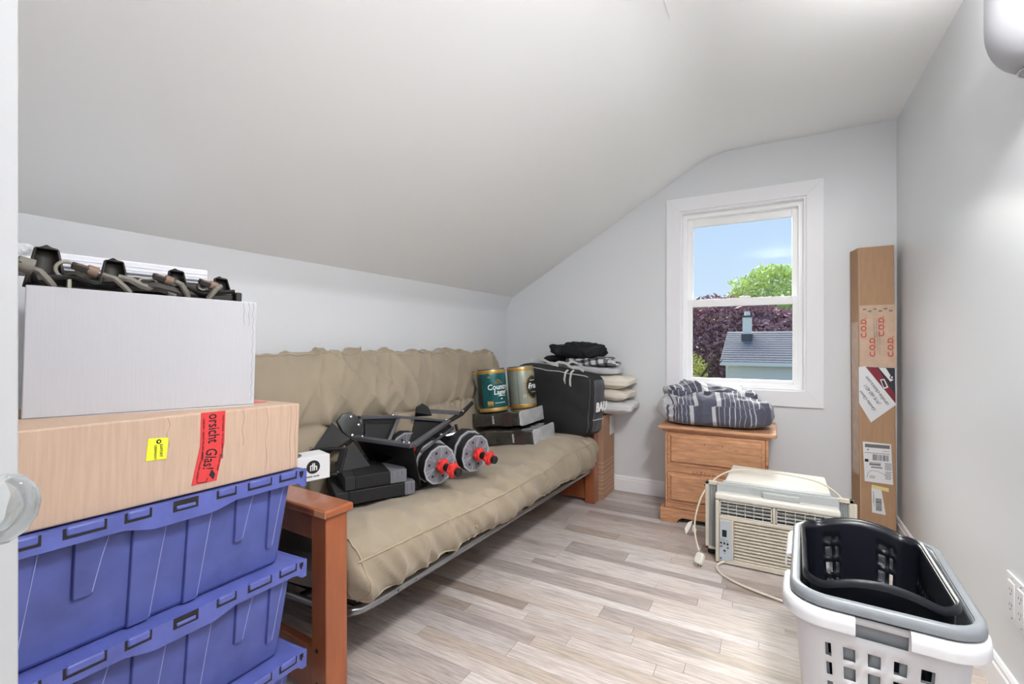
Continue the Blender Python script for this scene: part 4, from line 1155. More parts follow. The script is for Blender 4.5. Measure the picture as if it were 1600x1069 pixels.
def strap(pts, w=0.011):
    # flat webbing along a path
    P = [Vector(p) for p in pts]; mb = MB(); rings = []
    for i, p in enumerate(P):
        t = (P[min(i+1, len(P)-1)] - P[max(i-1, 0)]).normalized()
        s = t.cross(Vector((0.3, 0.9, 0.1))).normalized()
        n = t.cross(s)
        rings.append([p - s*w - n*0.0012, p + s*w - n*0.0012, p + s*w + n*0.0012, p - s*w + n*0.0012])
    mb.loft(rings); return mb.build('strap', 'bag_white', bg, smooth=True)
tz = bagp(0, -0.9, 1).z
for xo in (0.0, 0.045):
    strap([(-0.21+xo, -0.014, tz-0.105), (-0.21+xo, -0.016, tz-0.06), (-0.205+xo, -0.010, tz-0.012), (-0.195+xo, 0.01, tz+0.006)], 0.0085)
strap([(-0.53,-0.004,tz+0.045),(-0.50,0.0,tz+0.095),(-0.46,0.01,tz+0.105),(-0.42,0.015,tz+0.075),(-0.36,0.02,tz+0.05),(-0.28,0.02,tz+0.03)], 0.009)
strap([(-0.34,0.03,tz+0.035),(-0.29,0.04,tz+0.055),(-0.24,0.04,tz+0.05),(-0.18,0.03,tz+0.022),(-0.12,0.03,tz+0.020),(-0.08,0.02,tz+0.0)], 0.009)
strap([(-0.25,0.07,tz+0.04),(-0.20,0.08,tz+0.062),(-0.15,0.07,tz+0.045),(-0.10,0.06,tz+0.018)], 0.008)

# ================================================================ striped carton with pillows and clothes
sc = thing('striped_carton', 'tall brown carton with pale lines in the corner behind the futon', 'box', (-1.056, 3.217, 0))
MB().box(-0.36, 0, 0, 0.266, 0, 0.60).build('carton', 'stripe_card', sc, bevel=0.003)
ln = [0.045, 0.078, 0.108, 0.138, 0.160, 0.195, 0.232, 0.262]
for z in ln:
    MB().box(-0.358, 0.0008, -0.0008, 0.265, z, z+0.0032).build('printed_line', 'card_line', sc)
MB().box(-0.002, 0.001, 0.15, 0.262, 0.44, 0.58).build('paper_patch', 'paper', sc)
def cushion(name, label, cat, loc, rot, sx, sy, sz, m, seed, amp=0.012, k=2.6, group=None):
    t = thing(name, label, cat, loc, rot, group)
    def fn(p, u):
        e = max(abs(u.x), abs(u.y))
        pin = 1 - 0.6*e**4
        d = amp*nz(p.x, p.y, p.z, 9, seed) + amp*0.6*(ridge(nz(p.x, p.y, p.z, 16, seed+5))**3 - 0.3)
        return Vector((p.x*(1+0.10*abs(u.x*u.y)) + d*0.6, p.y*(1+0.10*abs(u.x*u.y)) + d*0.6, (p.z - sz/2)*pin + sz/2 + d))
    soft_box(sx, sy, sz, 22, 8, fn).build('cover', m, t, smooth=True, loc=(0,0,0), angle=80)
    return t
cushion('pillow', 'white pillow at the bottom of the pile on the carton', 'pillow', (-1.10, 3.345, 0.606), (0, -R(2), R(2)), 0.46, 0.27, 0.098, 'pillow_white', 3, 0.008, group='pillows on the carton')
cushion('pillow', 'cream pillow in the middle of the pile', 'pillow', (-1.125, 3.345, 0.708), (0, R(0), -R(2)), 0.46, 0.27, 0.086, 'pillow_cream', 8, 0.009, group='pillows on the carton')
cushion('pillow', 'cream pillow with a frilled corner, uppermost of the pile', 'pillow', (-1.135, 3.345, 0.792), (0, R(1), R(1)), 0.48, 0.27, 0.10, 'pillow_cream', 15, 0.010, group='pillows on the carton')
def cloth(name, label, loc, rot, sx, sy, sz, m, seed, amp, kk=3.0):
    t = thing(name, label, 'clothing', loc, rot, 'folded clothes on the pile')
    def fn(p, u):
        d = amp*nz(p.x, p.y, p.z, 7, seed) + amp*0.8*(ridge(nz(p.x, p.y, p.z, 13, seed+3))**3 - 0.3) + amp*0.3*nz(p.x, p.y, p.z, 30, seed)
        return Vector((p.x + u.x*d*1.6, p.y + u.y*d, p.z + d*(0.4+0.6*max(0, u.z))))
    soft_box(sx, sy, sz, 26, kk, fn).build('fabric', m, t, smooth=True, angle=80)
    return t
cloth('folded_shirt', 'pale grey folded shirt on the cream pillow', (-1.15, 3.345, 0.899), (0, R(2), R(2)), 0.36, 0.25, 0.052, 'plaid_light', 2, 0.010, 5)
cloth('plaid_shirt', 'grey and black plaid shirt folded on the pale shirt', (-1.17, 3.345, 0.950), (0, R(2), R(-3)), 0.36, 0.25, 0.062, 'plaid', 5, 0.02, 4)
cloth('black_jersey', 'crumpled black garment lying at the top of the pile', (-1.28, 3.335, 1.006), (0, R(1), R(4)), 0.37, 0.24, 0.095, 'cloth_black', 9, 0.03, 3)
t = thing('black_trousers', 'dark cloth corner draped behind the bag straps', 'clothing', (-1.46, 3.335, 0.975), (0, -R(6), 0), 'folded clothes on the pile')
soft_box(0.26, 0.12, 0.05, 18, 3, lambda p, u: p + Vector((0.02*nz(p.x,p.y,p.z,12,6), 0.012*nz(p.x,p.y,p.z,12,2), 0.024*nz(p.x,p.y,p.z,13,4) + 0.02*max(0,-u.x)**3))).build('fabric', 'cloth_black', t, smooth=True, angle=80)

# ================================================================ pine nightstand
ns = thing('pine_nightstand', 'pine two-drawer nightstand under the window', 'nightstand', (-0.305, 3.05, 0))
MB().box(-0.29, 0.285, 0.0, 0.42, 0.085, 0.575).build('body', 'pine', ns, bevel=0.003)
tpb = MB().box(-0.328, 0.328, -0.035, 0.435, 0.583, 0.606).build('top', 'pine', ns, bevel=0.009, seg=4)
MB().box(-0.305, 0.300, -0.014, 0.42, 0.569, 0.584).build('top_moulding', 'pine', ns, bevel=0.005)
def drawer(z0, z1):
    d = MB().box(-0.272, 0.268, -0.006, 0.004, z0, z1).build('drawer', 'pine', ns, bevel=0.001)
    f = 0.012
    MB().loft([[(-0.272+f,-0.006,z0+f),(0.268-f,-0.006,z0+f),(0.268-f,-0.006,z1-f),(-0.272+f,-0.006,z1-f)],
               [(-0.272+2*f,-0.017,z0+2*f),(0.268-2*f,-0.017,z0+2*f),(0.268-2*f,-0.017,z1-2*f),(-0.272+2*f,-0.017,z1-2*f)]]).build('raised_panel', 'pine', d, bevel=0.002)
    g = MB()
    for b in ((-0.276,0.272,z0-0.003,z0),(-0.276,0.272,z1,z1+0.003),(-0.276,-0.272,z0,z1),(0.268,0.272,z0,z1)):
        g.box(b[0], b[1], -0.001, 0.0005, b[2], b[3])
    g.build('shadow_gap', 'wood_red', d)
    for kx in (-0.055, 0.045):
        MB().lathe([(0,0),(0.0035,0),(0.0035,0.0006),(0,0.0006)], 10, frame((kx,-0.0172,(z0+z1)/2+0.045),(1,0,0),(0,0,1))).build('screw_hole', 'ink', d)
drawer(0.362, 0.562); drawer(0.122, 0.312)
for k in range(13):
    MB().box(-0.125+0.022*k, -0.111+0.022*k, -0.006, 0.0, 0.318, 0.336).build('dentil', 'pine', ns, bevel=0.0015)
bp = [(-0.318,0),(-0.318,0.085),(0.312,0.085),(0.312,0),(0.215,0),(0.205,0.022),(0.185,0.036),(-0.185,0.036),(-0.205,0.022),(-0.218,0)]
MB().prism(bp, 0, 0.022, Matrix(((1,0,0,0),(0,0,-1,0.002),(0,1,0,0),(0,0,0,1)))).build('plinth', 'pine', ns, bevel=0.003)
MB().box(-0.318, -0.296, 0.003, 0.42, 0, 0.085).build('plinth_side', 'pine', ns, bevel=0.002)
MB().box(0.290, 0.312, 0.003, 0.42, 0, 0.085).build('plinth_side', 'pine', ns, bevel=0.002)

# ================================================================ striped duvet
dv = thing('striped_duvet', 'folded dark grey striped duvet on the nightstand', 'duvet', (-0.325, 3.235, 0.607), (0, 0, R(2)))
def duvet(name, sx, sy, sz, loc, rot, seed, amp, off, flip):
    st = []
    def fn(p, u):
        f = ridge(nz(p.x*1.0 + 0.4*p.y, p.y*0.35, p.z*0.4, 7.5, seed))
        d = amp*(f**4 - 0.35) + amp*0.7*nz(p.x, p.y, p.z, 6, seed+3) + amp*0.45*(ridge(nz(p.x, p.y, p.z, 19, seed+8))**3 - 0.3)
        sag = 0.03*(1-u.x*u.x)*max(0, u.z)
        q = Vector((p.x + u.x*d*0.8, p.y + u.y*d*0.8, max(0.0, p.z + (d + sag)*(0.2 + 0.8*max(0, u.z)))))
        w = 0.5 + 0.5*u.x + 0.022*nz(p.x, p.y, p.z, 8, seed) + (0.05*u.y*(u.z > 0.5))
        st.append(off + (1-2*off)*w if not flip else 0.12 + 0.5*w)
        return q
    mb = soft_box(sx, sy, sz, 44, 3.6, fn)
    o = mb.build(name, 'duvet_stripe', dv, smooth=True, loc=loc, rot=rot, angle=80)
    at = o.data.attributes.new('stripe', 'FLOAT', 'POINT')
    at.data.foreach_set('value', st)
    return o
duvet('lower_fold', 0.645, 0.37, 0.170, (0.0, -0.02, 0.0), (0, 0, 0), 4, 0.024, 0.0, False)
duvet('upper_fold', 0.55, 0.27, 0.085, (-0.03, 0.055, 0.130), (0, R(3), R(5)), 12, 0.030, 0.0, True)

# ================================================================ window air conditioner
ac = thing('air_conditioner', 'cream window air conditioner standing on the floor', 'air conditioner', (0.008, 2.585, 0.006))
# local: x -0.263..0.264, front at y=0, height .35
hx = 0.263
MB().box(-0.235, 0.235, 0.07, 0.40, 0.012, 0.372).build('casing', 'ac_grey', ac, bevel=0.006)
MB().box(-0.235, 0.235, 0.06, 0.10, 0.355, 0.398).build('top_rail', 'ac_grey', ac, bevel=0.003)
MB().plate([(-0.225,0.10,0.392),(0.235,0.10,0.396),(0.232,0.36,0.408),(-0.205,0.36,0.418)], 0.006).build('top_cover', 'ac_white', ac, bevel=0.002)
MB().box(-0.262, 0.264, 0.050, 0.072, 0.345, 0.392).build('mounting_flange', 'ac_grey', ac, bevel=0.003)
MB().box(-0.052, 0.108, 0.028, 0.052, 0.352, 0.378).build('top_handle', 'ac_grey', ac, bevel=0.004)
# front shell built as a frame around the openings
fs = MB()
fs.box(-hx, hx, 0.0, 0.062, 0.318, 0.350)                 # top bar
fs.box(-hx, -hx+0.018, 0.0, 0.062, 0.0, 0.318)            # left
fs.box(hx-0.016, hx, 0.0, 0.062, 0.0, 0.318)              # right
fs.box(-hx+0.018, hx-0.016, 0.0, 0.062, 0.0, 0.026)       # bottom
fs.box(-hx+0.018, hx-0.016, 0.0, 0.062, 0.222, 0.240)     # bar between vents and grille
fs.box(-0.008, 0.006, 0.0, 0.062, 0.240, 0.318)           # post between the vents
fs.box(-0.192, -0.178, 0.0, 0.062, 0.026, 0.222)          # beside the control panel
MB_front = fs.build('front_shell', 'ac_cream', ac, bevel=0.004)
MB().box(-hx-0.002, hx+0.002, -0.006, 0.06, 0.322, 0.352).build('front_lip', 'ac_white', ac, bevel=0.010, seg=4)
MB().box(-hx+0.016, hx-0.014, 0.045, 0.06, 0.024, 0.320).build('back_screen', 'ac_dark', ac)
for (x0, x1) in ((-0.243, -0.010), (0.008, 0.245)):
    v = MB()
    v.box(x0, x1, 0.002, 0.008, 0.242, 0.246).box(x0, x1, 0.002, 0.008, 0.312, 0.316).box(x0, x0+0.004, 0.002, 0.008, 0.242, 0.316).box(x1-0.004, x1, 0.002, 0.008, 0.242, 0.316)
    vo = v.build('vent_frame', 'ac_white', ac)
    for k in range(1, 6):
        xx = x0 + (x1-x0)*k/6
        MB().box(xx-0.001, xx+0.001, 0.004, 0.012, 0.244, 0.315).build('vent_wire', 'ac_white', vo)
    for k in range(1, 4):
        zz = 0.244 + 0.072*k/4
        MB().box(x0, x1, 0.006, 0.010, zz-0.0008, zz+0.0008).build('vent_wire', 'ac_white', vo)
    for k in range(4):
        zz = 0.253 + 0.017*k
        MB().plate([(x0+0.004,0.016,zz),(x1-0.004,0.016,zz),(x1-0.004,0.038,zz+0.008),(x0+0.004,0.038,zz+0.008)], 0.0015).build('louvre', 'ac_grey', vo)
for k in range(12):
    zz = 0.030 + 0.0162*k
    x0 = -0.176 - 0.0
    MB().plate([(x0,0.003,zz),(hx-0.016,0.003,zz),(hx-0.016,0.020,zz+0.0105),(x0,0.020,zz+0.0105)], 0.0045).build('grille_slat', 'ac_cream', ac)
cpn = MB().plate([(-0.245,-0.0005,0.012),(-0.180,-0.0005,0.022),(-0.196,-0.0005,0.218),(-0.242,-0.0005,0.214)], 0.004).build('control_panel', 'ac_panel', ac, bevel=0.001)
MB().box(-0.243, -0.180, 0.002, 0.040, 0.020, 0.224).build('panel_back', 'ac_cream', ac)
MB().box(-0.231, -0.210, -0.0034, -0.002, 0.136, 0.171).build('display', 'ink', cpn)
for (x, z, r) in ((-0.236,0.104,.0052),(-0.221,0.103,.0052),(-0.206,0.101,.0052),(-0.236,0.086,.0052),(-0.205,0.082,.0052),(-0.220,0.066,.0055),(-0.219,0.053,.0022)):
    b = MB().lathe([(0,0),(r,0),(r*0.8,0.0022),(0,0.0026)], 14, frame((x,-0.0024,z),(1,0,0),(0,0,1))).build('button', 'ink' if z > 0.09 or z < 0.07 else 'ink_grey', cpn, smooth=True)
for j, x in enumerate((-0.238,-0.226,-0.212)):
    for k in range(3):
        MB().box(x, x+0.004, -0.0032, -0.002, 0.114+0.006*k-0.003*j, 0.1165+0.006*k-0.003*j).box(x+0.006, x+0.010, -0.0032, -0.002, 0.115+0.006*k-0.003*j, 0.1165+0.006*k-0.003*j).build('indicator', 'ink_grey', cpn)
MB().lathe([(0,0),(0.005,0),(0.005,0.001),(0,0.001)], 16, frame((-0.237,-0.0024,0.026),(1,0,0),(0,0,1))).build('badge', 'tote_blue', cpn)
# folded side curtains in beige frames
for s, x0, x1 in ((-1, -0.318, -0.262), (1, 0.262, 0.322)):
    fr_ = MB()
    zt, zb = 0.392, 0.035
    xo, xi = (x0, x1) if s < 0 else (x1, x0)
    fr_.box(min(xo, xo-s*0.018), max(xo, xo-s*0.018), 0.062, 0.082, zb, zt).box(x0, x1, 0.062, 0.082, zt-0.018, zt).box(x0, x1, 0.062, 0.082, zb, zb+0.014)
    cu_ = fr_.build('curtain_frame', 'ac_cream', ac, bevel=0.002)
    for k in range(4):
        xx = (x0+0.02 if s < 0 else x0+0.004) + 0.009*k
        MB().plate([(xx,0.066,zb+0.014),(xx+0.0045,0.078,zb+0.014),(xx+0.0045,0.078,zt-0.018),(xx,0.066,zt-0.018)], 0.001).build('pleat', 'ac_grey', cu_)
        MB().plate([(xx+0.0045,0.078,zb+0.014),(xx+0.009,0.066,zb+0.014),(xx+0.009,0.066,zt-0.018),(xx+0.0045,0.078,zt-0.018)], 0.001).build('pleat', 'ac_grey', cu_)
MB().box(0.322, 0.334, 0.064, 0.080, 0.02, 0.372).build('end_strip', 'ac_cream', ac, bevel=0.002)
MB().box(-0.31, -0.20, 0.09, 0.30, 0.0, 0.03).build('foot', 'black_rubber', ac, bevel=0.006)
MB().box(0.20, 0.24, 0.09, 0.30, 0.0, 0.02).build('foot', 'black_rubber', ac, bevel=0.006)
# cords
def smooth_path(P, per=8):
    P = [Vector(p) for p in P]; out = []
    for i in range(len(P)-1):
        p0, p1, p2, p3 = P[max(i-1,0)], P[i], P[i+1], P[min(i+2, len(P)-1)]
        for j in range(per):
            t = j/per
            out.append(0.5*((2*p1) + (p2-p0)*t + (2*p0-5*p1+4*p2-p3)*t*t + (3*p1-p0-3*p2+p3)*t*t*t))
    out.append(P[-1]); return out
MB().tube(smooth_path([(-0.20,0.02,0.012),(-0.235,-0.01,0.006),(-0.250,-0.07,0.003),(-0.215,-0.14,0.003),(-0.12,-0.205,0.003),(0.02,-0.255,0.003),(0.15,-0.30,0.003),(0.26,-0.33,0.003)], 10), 0.0055, 8).build('power_cord', 'cord_beige', ac, smooth=True)
MB().tube(smooth_path([(0.345,0.12,0.02),(0.352,0.09,0.12),(0.345,0.07,0.22),(0.30,0.09,0.355),(0.22,0.16,0.420),(0.10,0.22,0.432),(-0.08,0.24,0.432),(-0.19,0.22,0.425),(-0.27,0.16,0.39),(-0.325,0.06,0.33),(-0.352,0.02,0.25),(-0.362,0.0,0.18),(-0.355,-0.03,0.12),(-0.335,-0.055,0.065)], 10), 0.0042, 8).build('looped_cord', 'cord_beige', ac, smooth=True)
pg = MB().prism([(-0.016,-0.022),(0.016,-0.022),(0.021,0.0),(0.019,0.022),(0.010,0.032),(-0.010,0.032),(-0.019,0.022),(-0.021,0.0)], 0, 0.026, Matrix.Translation((-0.322,-0.085,0.030)) @ Matrix.Rotation(R(-28),4,'Z') @ Matrix.Rotation(R(62),4,'X')).build('plug', 'cord_white', ac, bevel=0.005, seg=3)
for q in (-0.006, 0.006):
    MB().bar((-0.325+q,-0.098,0.012),(-0.328+q,-0.102,0.0), 0.0015, 0.005).build('prong', 'steel', pg)
MB().plate([(-0.372,0.00,0.19),(-0.395,0.005,0.175),(-0.412,0.0,0.14),(-0.405,0.0,0.11),(-0.385,0.0,0.15)], 0.002).build('cord_tag', 'cord_white', ac)
MB().plate([(-0.37,-0.005,0.17),(-0.352,-0.012,0.15),(-0.358,-0.012,0.125),(-0.374,-0.004,0.14)], 0.002).build('cord_tag', 'cord_white', ac)

# ================================================================ laundry baskets, nested
def basket(name, label, loc, rz, w, d, h, tap, r, m, zr, hole, rim_w, rim_gap, group, zlow=0.0, N=132, NR=26, rim_drop=0.022):
    t = thing(name, label, 'laundry basket', loc, (0, 0, rz), group)
    top = rrect(w, d, r, N); bot = rrect(w*tap, d*tap, r*tap, N)
    mb = MB(); idx = []
    for j in range(NR+1):
        f = j/NR
        idx.append([]) 
        for i in range(N):
            x = bot[i][0]*(1-f) + top[i][0]*f; y_ = bot[i][1]*(1-f) + top[i][1]*f
            z = zlow + (zr(top[i][0]/w*2, top[i][1]/d*2) - zlow)*f
            idx[j].append(len(mb.v)); mb.v.append(Vector((x, y_, z)))
    for j in range(NR):
        for i in range(N):
            k = (i+1) % N
            mx_ = (top[i][0]+top[k][0])/2/w*2; my_ = (top[i][1]+top[k][1])/2/d*2
            if hole(i, j, mx_, my_): continue
            mb.f.append([idx[j][i], idx[j][k], idx[j+1][k], idx[j+1][i]])
    mb.f.append(idx[0][::-1])
    mb.build('tub', m, t, smooth=True, solid=0.003, angle=50)
    # rolled rim, possibly interrupted at the handles
    runs = []; cur = []
    for i in range(N+1):
        q = i % N
        if rim_gap(top[q][0]/w*2, top[q][1]/d*2):
            if cur: runs.append(cur); cur = []
        else: cur.append(q)
    if cur: runs.append(cur)
    if len(runs) > 1 and runs[0][0] == 0 and runs[-1][-1] == 0: runs[0] = runs.pop()[:-1] + runs[0]
    for run in runs:
        rings = []
        for q in run:
            x, y_ = top[q]; z = zr(x/w*2, y_/d*2)
            n = Vector((top[(q+1) % N][1]-top[q-1][1], -(top[(q+1) % N][0]-top[q-1][0]), 0)).normalized()
            o_ = Vector((x, y_, z))
            pr = [(-0.002,-0.004),(0.0,0.004),(rim_w*0.5,0.007),(rim_w*0.9,0.002),(rim_w,-rim_drop*0.5),(rim_w,-rim_drop),(rim_w-0.004,-rim_drop),(rim_w*0.8,-0.004),(rim_w*0.4,0.0)]
            rings.append([o_ + n*a + Vector((0,0,b)) for a, b in pr])
        MB().loft(rings, True, True).build('rim', m, t, smooth=True, angle=60)
    return t
gname = 'nested laundry baskets'
def hole_white(i, j, x, y):
    # square holes in the middle of each side, and the hand-hold under the rim
    if abs(x) > 0.9 and abs(y) < 0.30 and 23 <= j <= 24: return True
    if abs(y) > 0.9 and abs(x) < 0.30 and 23 <= j <= 24: return True
    side = (abs(y) > 0.9 and abs(x) < 0.66) or (abs(x) > 0.9 and abs(y) < 0.72)
    return side and (i % 4 in (1, 2)) and (j % 3 != 0) and 4 <= j <= 21
basket('laundry_basket', 'white outer laundry basket with square holes and broken rim', (0.243, 1.690, 0.0), -R(3), 0.365, 0.555, 0.45, 0.80, 0.07, 'white_plastic',
       lambda x, y: 0.452 + 0.012*abs(x)**2*0, hole_white, 0.026,
       lambda x, y: (abs(y) > 0.9 and abs(x) < 0.26) or (abs(x) > 0.9 and x < 0 and abs(y+0.15) < 0.20), gname, rim_drop=0.034)
def hole_grey(i, j, x, y):
    if abs(x) > 0.9 and abs(y) < 0.28 and 22 <= j <= 23: return True
    return (i % 5 in (1, 2)) and (j % 4 != 0) and 4 <= j <= 20
basket('laundry_basket', 'grey laundry basket nested inside the white one', (0.248, 1.688, 0.021), -R(3), 0.348, 0.540, 0.47, 0.80, 0.065, 'grey_plastic',
       lambda x, y: 0.463, hole_grey, 0.022, lambda x, y: False, gname, zlow=0.02, rim_drop=0.020)
def hole_navy(i, j, x, y):
    if abs(y) > 0.9: return (0.36 < abs(x) < 0.62) and (i % 3 != 0) and (j % 3 != 0) and 6 <= j <= 22
    if abs(x) > 0.9: return (i % 3 == 1) and (j % 3 != 0) and 5 <= j <= 21 and abs(y) < 0.8
    return False
basket('laundry_basket', 'dark navy laundry basket innermost of the three nested ones', (0.243, 1.700, 0.036), -R(2), 0.305, 0.475, 0.48, 0.80, 0.06, 'navy_plastic',
       lambda x, y: 0.462 + 0.028*(max(0, 1-(x/0.75)**2) if abs(y) > 0.85 else 0)*min(1, (abs(y)-0.85)/0.1 if abs(y) > 0.85 else 0), hole_navy, 0.011, lambda x, y: False, gname, zlow=0.04, rim_drop=0.012, N=144)

# ================================================================ tall shipping carton in the corner
tb = thing('shipping_carton', 'tall narrow cardboard shipping carton standing in the right corner', 'box', (0.447, 3.362, 0.0), (-R(0.2), -R(0.35), 0))
bwid, bdep, bht = 0.168, 0.115, 1.685
MB().prism([(0,0),(bwid,0),(bwid,bdep),(-0.024,bdep+0.008)], 0.0, bht).build('carton', 'tan_card', tb, bevel=0.004)
MB().box(0.004, 0.0055, -0.0006, 0, 0.02, bht-0.02).build('edge_tape', 'card_line', tb)
MB().box(0.006, 0.162, -0.0006, 0.001, bht-0.095, bht-0.094).build('flap_line', 'bare_wood', tb)
MB().plate([(-0.0015,0.004,0.35),(-0.0205,0.1,0.35),(-0.0205,0.1,1.25),(-0.0015,0.004,1.25)], 0.001).build('side_tape', 'clear_tape', tb)
V = lambda x, z, y=-0.0012: (x, y, z)
ct = MB().box(0.004, 0.172, -0.0012, 0.0, 0.985, 1.345).build('printed_tape', 'clear_tape', tb)
for (x, z) in ((0.026,1.215),(0.066,1.105),(0.108,1.222),(0.149,1.105)):
    text('C.O.D.', 0.036, 'ink_red', ct, V(x, z, -0.0018), (0,0,1), (-1,0,0), bold=0.0008, sx=1.12)
for k in range(3):
    MB().box(0.072+0.011*k, 0.074+0.011*k, -0.0018, -0.0010, 1.16, 1.27).box(0.0765+0.011*k, 0.078+0.011*k, -0.0018, -0.0010, 1.10-0.02*k, 1.19).build('small_print', 'ink_grey', ct)
for k in range(6):
    MB().box(0.022+0.024*k, 0.038+0.024*k, -0.0018, -0.0010, 1.318 - 0.012*(k % 2), 1.326 - 0.012*(k % 2)).build('small_print', 'ink_grey', ct)
# picture postcard, turned
pc = MB().plate([V(0.0,0.985),V(0.030,0.990),V(0.168,0.985),V(0.170,0.775),V(0.055,0.665),V(0.0,0.775)], 0.0012).build('picture_card', 'paper', tb)
MB().plate([V(0.032,0.988,-0.0022),V(0.166,0.984,-0.0022),V(0.168,0.782,-0.0022)], 0.0006).build('photo', 'car_dark', pc)
MB().plate([V(0.034,0.986,-0.0028),V(0.085,0.984,-0.0028),V(0.130,0.900,-0.0028),V(0.166,0.830,-0.0028),V(0.167,0.790,-0.0028)], 0.0006).build('red_truck', 'car_red', pc)
MB().plate([V(0.092,0.984,-0.0028),V(0.125,0.983,-0.0028),V(0.158,0.915,-0.0028),V(0.145,0.905,-0.0028)], 0.0006).build('pale_road', 'paper', pc)
MB().plate([V(0.098,0.915,-0.0033),V(0.118,0.920,-0.0033),V(0.136,0.872,-0.0033),V(0.116,0.862,-0.0033)], 0.0006).build('number_plate', 'paper', pc)
MB().plate([V(0.103,0.910,-0.0038),V(0.115,0.913,-0.0038),V(0.128,0.877,-0.0038),V(0.117,0.871,-0.0038)], 0.0006).build('number_plate_panel', 'car_dark', pc)
MB().lathe([(0,0),(0.010,0),(0.010,0.0008),(0,0.0008)], 16, frame(V(0.152,0.930,-0.0026),(1,0,0),(0,0,1))).build('wheel', 'ink', pc)
MB().lathe([(0,0),(0.005,0),(0.005,0.0008),(0,0.0008)], 12, frame(V(0.152,0.930,-0.0036),(1,0,0),(0,0,1))).build('wheel_hub', 'paper', pc)
dirv = Vector((-0.62, 0, 1.0)).normalized(); upv = Vector((-1.0, 0, -0.62)).normalized()
text('carolina-classics.com', 0.026, 'ink', pc, V(0.084,0.850,-0.0026), dirv, upv, shear=0.2, sx=0.86)
text('(919) 682-4211', 0.024, 'ink', pc, V(0.062,0.828,-0.0026), dirv, upv, shear=0.2, sx=0.86)
text('Carolina Classics', 0.022, 'ink', pc, V(0.040,0.790,-0.0026), dirv, upv, shear=0.5, sx=0.86)
# shipping label
sl = MB().plate([V(0.016,0.552),V(0.146,0.548),V(0.154,0.318),V(0.024,0.322)], 0.0012).build('shipping_label', 'paper', tb)
def mark(x0, x1, z0, z1, m='ink', par=None):
    MB().box(x0, x1, -0.0024, -0.0016, z0, z1).build('print', m, par or sl)
mark(0.026,0.140,0.520,0.540,'ink_grey'); mark(0.024,0.140,0.488,0.490); mark(0.036,0.044,0.505,0.510); mark(0.108,0.138,0.503,0.505,'ink_grey')
rb_ = random.Random(5); x = 0.062
while x < 0.134:
    w_ = rb_.choice([0.0012,0.002,0.003]); mark(x, x+w_, 0.448, 0.482); x += w_ + rb_.choice([0.0012,0.002,0.003])
mark(0.025,0.042,0.436,0.452); mark(0.046,0.100,0.434,0.436)
for k in range(8): mark(0.047+0.0065*k, 0.0515+0.0065*k, 0.418+0.001*(k % 2), 0.430)
for k in range(7): mark(0.055+0.0075*k, 0.060+0.0075*k, 0.404, 0.411+0.001*(k % 2))
for k in range(6): mark(0.116+0.002*(k % 2), 0.148, 0.434-0.007*k, 0.437-0.007*k, 'ink_grey')
for k in range(6): mark(0.118, 0.148-0.004*(k % 2), 0.386-0.008*k, 0.389-0.008*k, 'ink_grey')
for k in range(3): mark(0.046, 0.072, 0.356-0.006*k, 0.358-0.006*k, 'ink_grey')
MB().tube([V(0.034,0.345,-0.002),V(0.040,0.372,-0.002),V(0.055,0.388,-0.002),V(0.085,0.386,-0.002),V(0.112,0.374,-0.002),V(0.124,0.364,-0.002)], 0.0009, 4).build('print', 'ink_grey', sl)
s2 = MB().plate([V(0.055,0.290),V(0.100,0.286),V(0.120,0.140),V(0.057,0.146)], 0.0012).build('barcode_label', 'paper', tb)
z = 0.160
while z < 0.232:
    w_ = rb_.choice([0.0015,0.0025,0.004]); mark(0.074, 0.102, z, z+w_, 'ink', s2); z += w_ + rb_.choice([0.0015,0.0025])
mark(0.062,0.064,0.20,0.268,'ink_grey',s2); mark(0.067,0.0685,0.18,0.25,'ink_grey',s2)
MB().plate([V(0.056,0.306,-0.0016),V(0.134,0.296,-0.0016),V(0.134,0.274,-0.0016),V(0.056,0.288,-0.0016)], 0.0012).build('yellow_sticker', 'paper_yellow', tb)

# ================================================================ wall fittings on the right
ou = thing('wall_outlet', 'white double outlet plate low on the right wall', 'outlet', (XR, 1.942, 0.353))
MB().box(-0.006, 0, -0.070, 0.070, -0.072, 0.072).build('cover_plate', 'outlet_white', ou, bevel=0.003)
for yy in (0.030, -0.030):
    s_ = MB().box(-0.0085, -0.005, yy-0.021, yy+0.021, -0.050, 0.050).build('socket', 'outlet_white', ou, bevel=0.001)
    for zz in (0.022, -0.024):
        MB().box(-0.0092, -0.008, yy-0.008, yy-0.0065, zz, zz+0.010).box(-0.0092, -0.008, yy+0.0065, yy+0.008, zz, zz+0.008).build('slot', 'ink_grey', s_)
        MB().lathe([(0,0),(0.0025,0),(0.0025,0.0007),(0,0.0007)], 10, frame((-0.0086, yy, zz-0.009),(0,-1,0),(0,0,1))).build('slot', 'ink_grey', s_)
for yy in (0.030, -0.030):
    for zz in (0.060, -0.060):
        MB().lathe([(0,0),(0.003,0),(0.002,0.001),(0,0.001)], 10, frame((-0.006, yy, zz),(0,-1,0),(0,0,1))).build('screw', 'steel', ou)
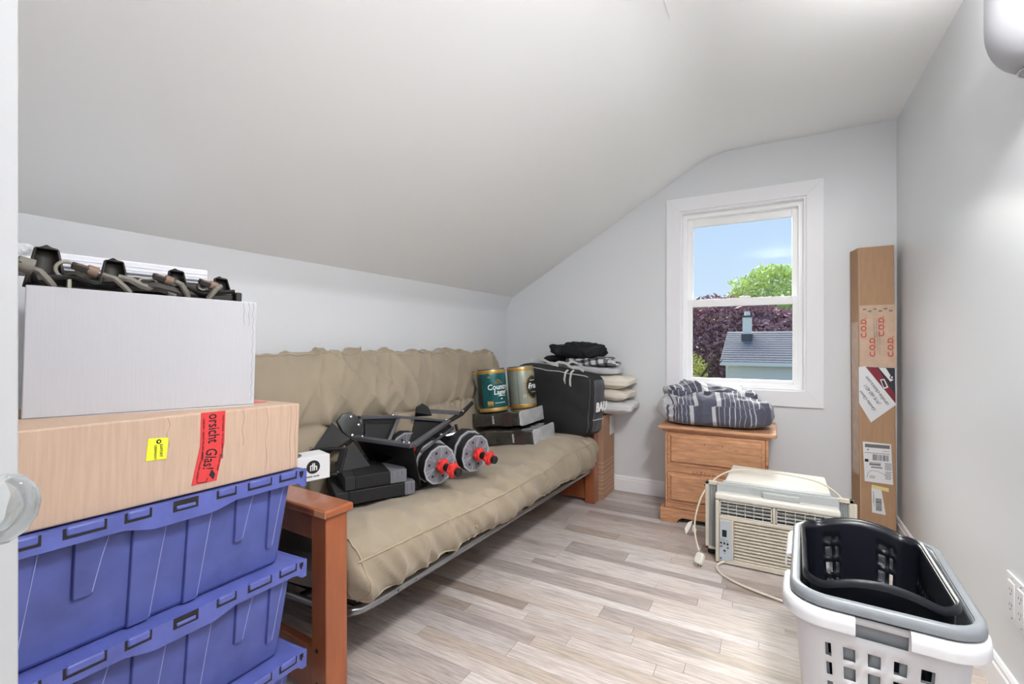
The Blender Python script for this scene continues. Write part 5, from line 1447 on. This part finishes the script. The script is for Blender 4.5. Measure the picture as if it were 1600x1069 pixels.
def sconce(label, loc, rz, power):
    sc_ = thing('wall_sconce', label, 'lamp', loc, (0, 0, rz), 'wall sconces')
    MB().lathe([(0,0),(0.060,0),(0.060,0.010),(0.045,0.018),(0,0.018)], 28, frame((0,0,0.0),(0,-1,0),(0,0,1))).build('wall_plate', 'white_trim', sc_, smooth=True)
    rings = []
    for k in range(17):
        t = k/16.0
        z = -0.155 + 0.30*t
        w_ = 0.118*math.sqrt(max(0.0, 1-(1-min(1, t/0.42))**2))*(1 - 0.12*max(0, t-0.45))
        d_ = 0.105*math.sqrt(max(0.0, 1-(1-min(1, t/0.50))**2))
        rings.append([(-0.012 - max(d_, 0.004)*math.sin(a), max(w_, 0.006)*math.cos(a), z) for a in [PI*j/24 for j in range(25)]])
    MB().loft(rings, closed=False, cap=False).build('shade', 'sconce_ceramic', sc_, smooth=True, solid=0.004, angle=70)
    MB().tube([(-0.012 - 0.040*math.sin(PI*j/16), 0.050*math.cos(PI*j/16), -0.150) for j in range(17)], 0.003, 6).build('trim_ring', 'chrome', sc_, smooth=True)
    MB().lathe([(0,-0.05),(0.014,-0.05),(0.014,0.0),(0.0,0.0)], 14, Matrix.Translation((-0.06,0,0))).build('bulb_holder', 'white_trim', sc_, smooth=True)
    ld = bpy.data.lights.new('bulb', 'AREA'); ld.shape = 'RECTANGLE'; ld.size = 0.08; ld.size_y = 0.18; ld.energy = power; ld.color = (1.0, 0.995, 0.985)
    lo = bpy.data.objects.new('bulb', ld); C.objects.link(lo); lo.parent = sc_; lo.location = (-0.062, 0, 0.146); lo.rotation_euler = (PI, 0, 0)
sconce('white half-bowl wall sconce at the top right of the room', (XR, 1.78, 2.02), 0, SCONCE_POWER[0])
sconce('added fill sconce, white half-bowl, unseen above the doorway behind the viewer', (0.08, YF, 2.20), -PI/2, SCONCE_POWER[1])  # sconce added out of view to brighten ceiling and room

cl = thing('ceiling_fill_lamp', 'added fill lamp, round white disc, unseen on the flat ceiling above the viewer', 'lamp', (0.37, 0.90, ZC))  # invented lamp above the view, fill light for the room
MB().lathe([(0,0),(0.20,0),(0.20,-0.016),(0.188,-0.022),(0.18,-0.022),(0.18,-0.016),(0,-0.016)], 40).build('housing', 'white_trim', cl, smooth=True)
ld = bpy.data.lights.new('fill_disc', 'AREA'); ld.shape = 'DISK'; ld.size = 0.35; ld.energy = CEILING_FILL_POWER; ld.color = (1.0, 0.995, 0.985)
lo = bpy.data.objects.new('fill_disc', ld); C.objects.link(lo); lo.parent = cl; lo.location = (0, 0, -0.020)
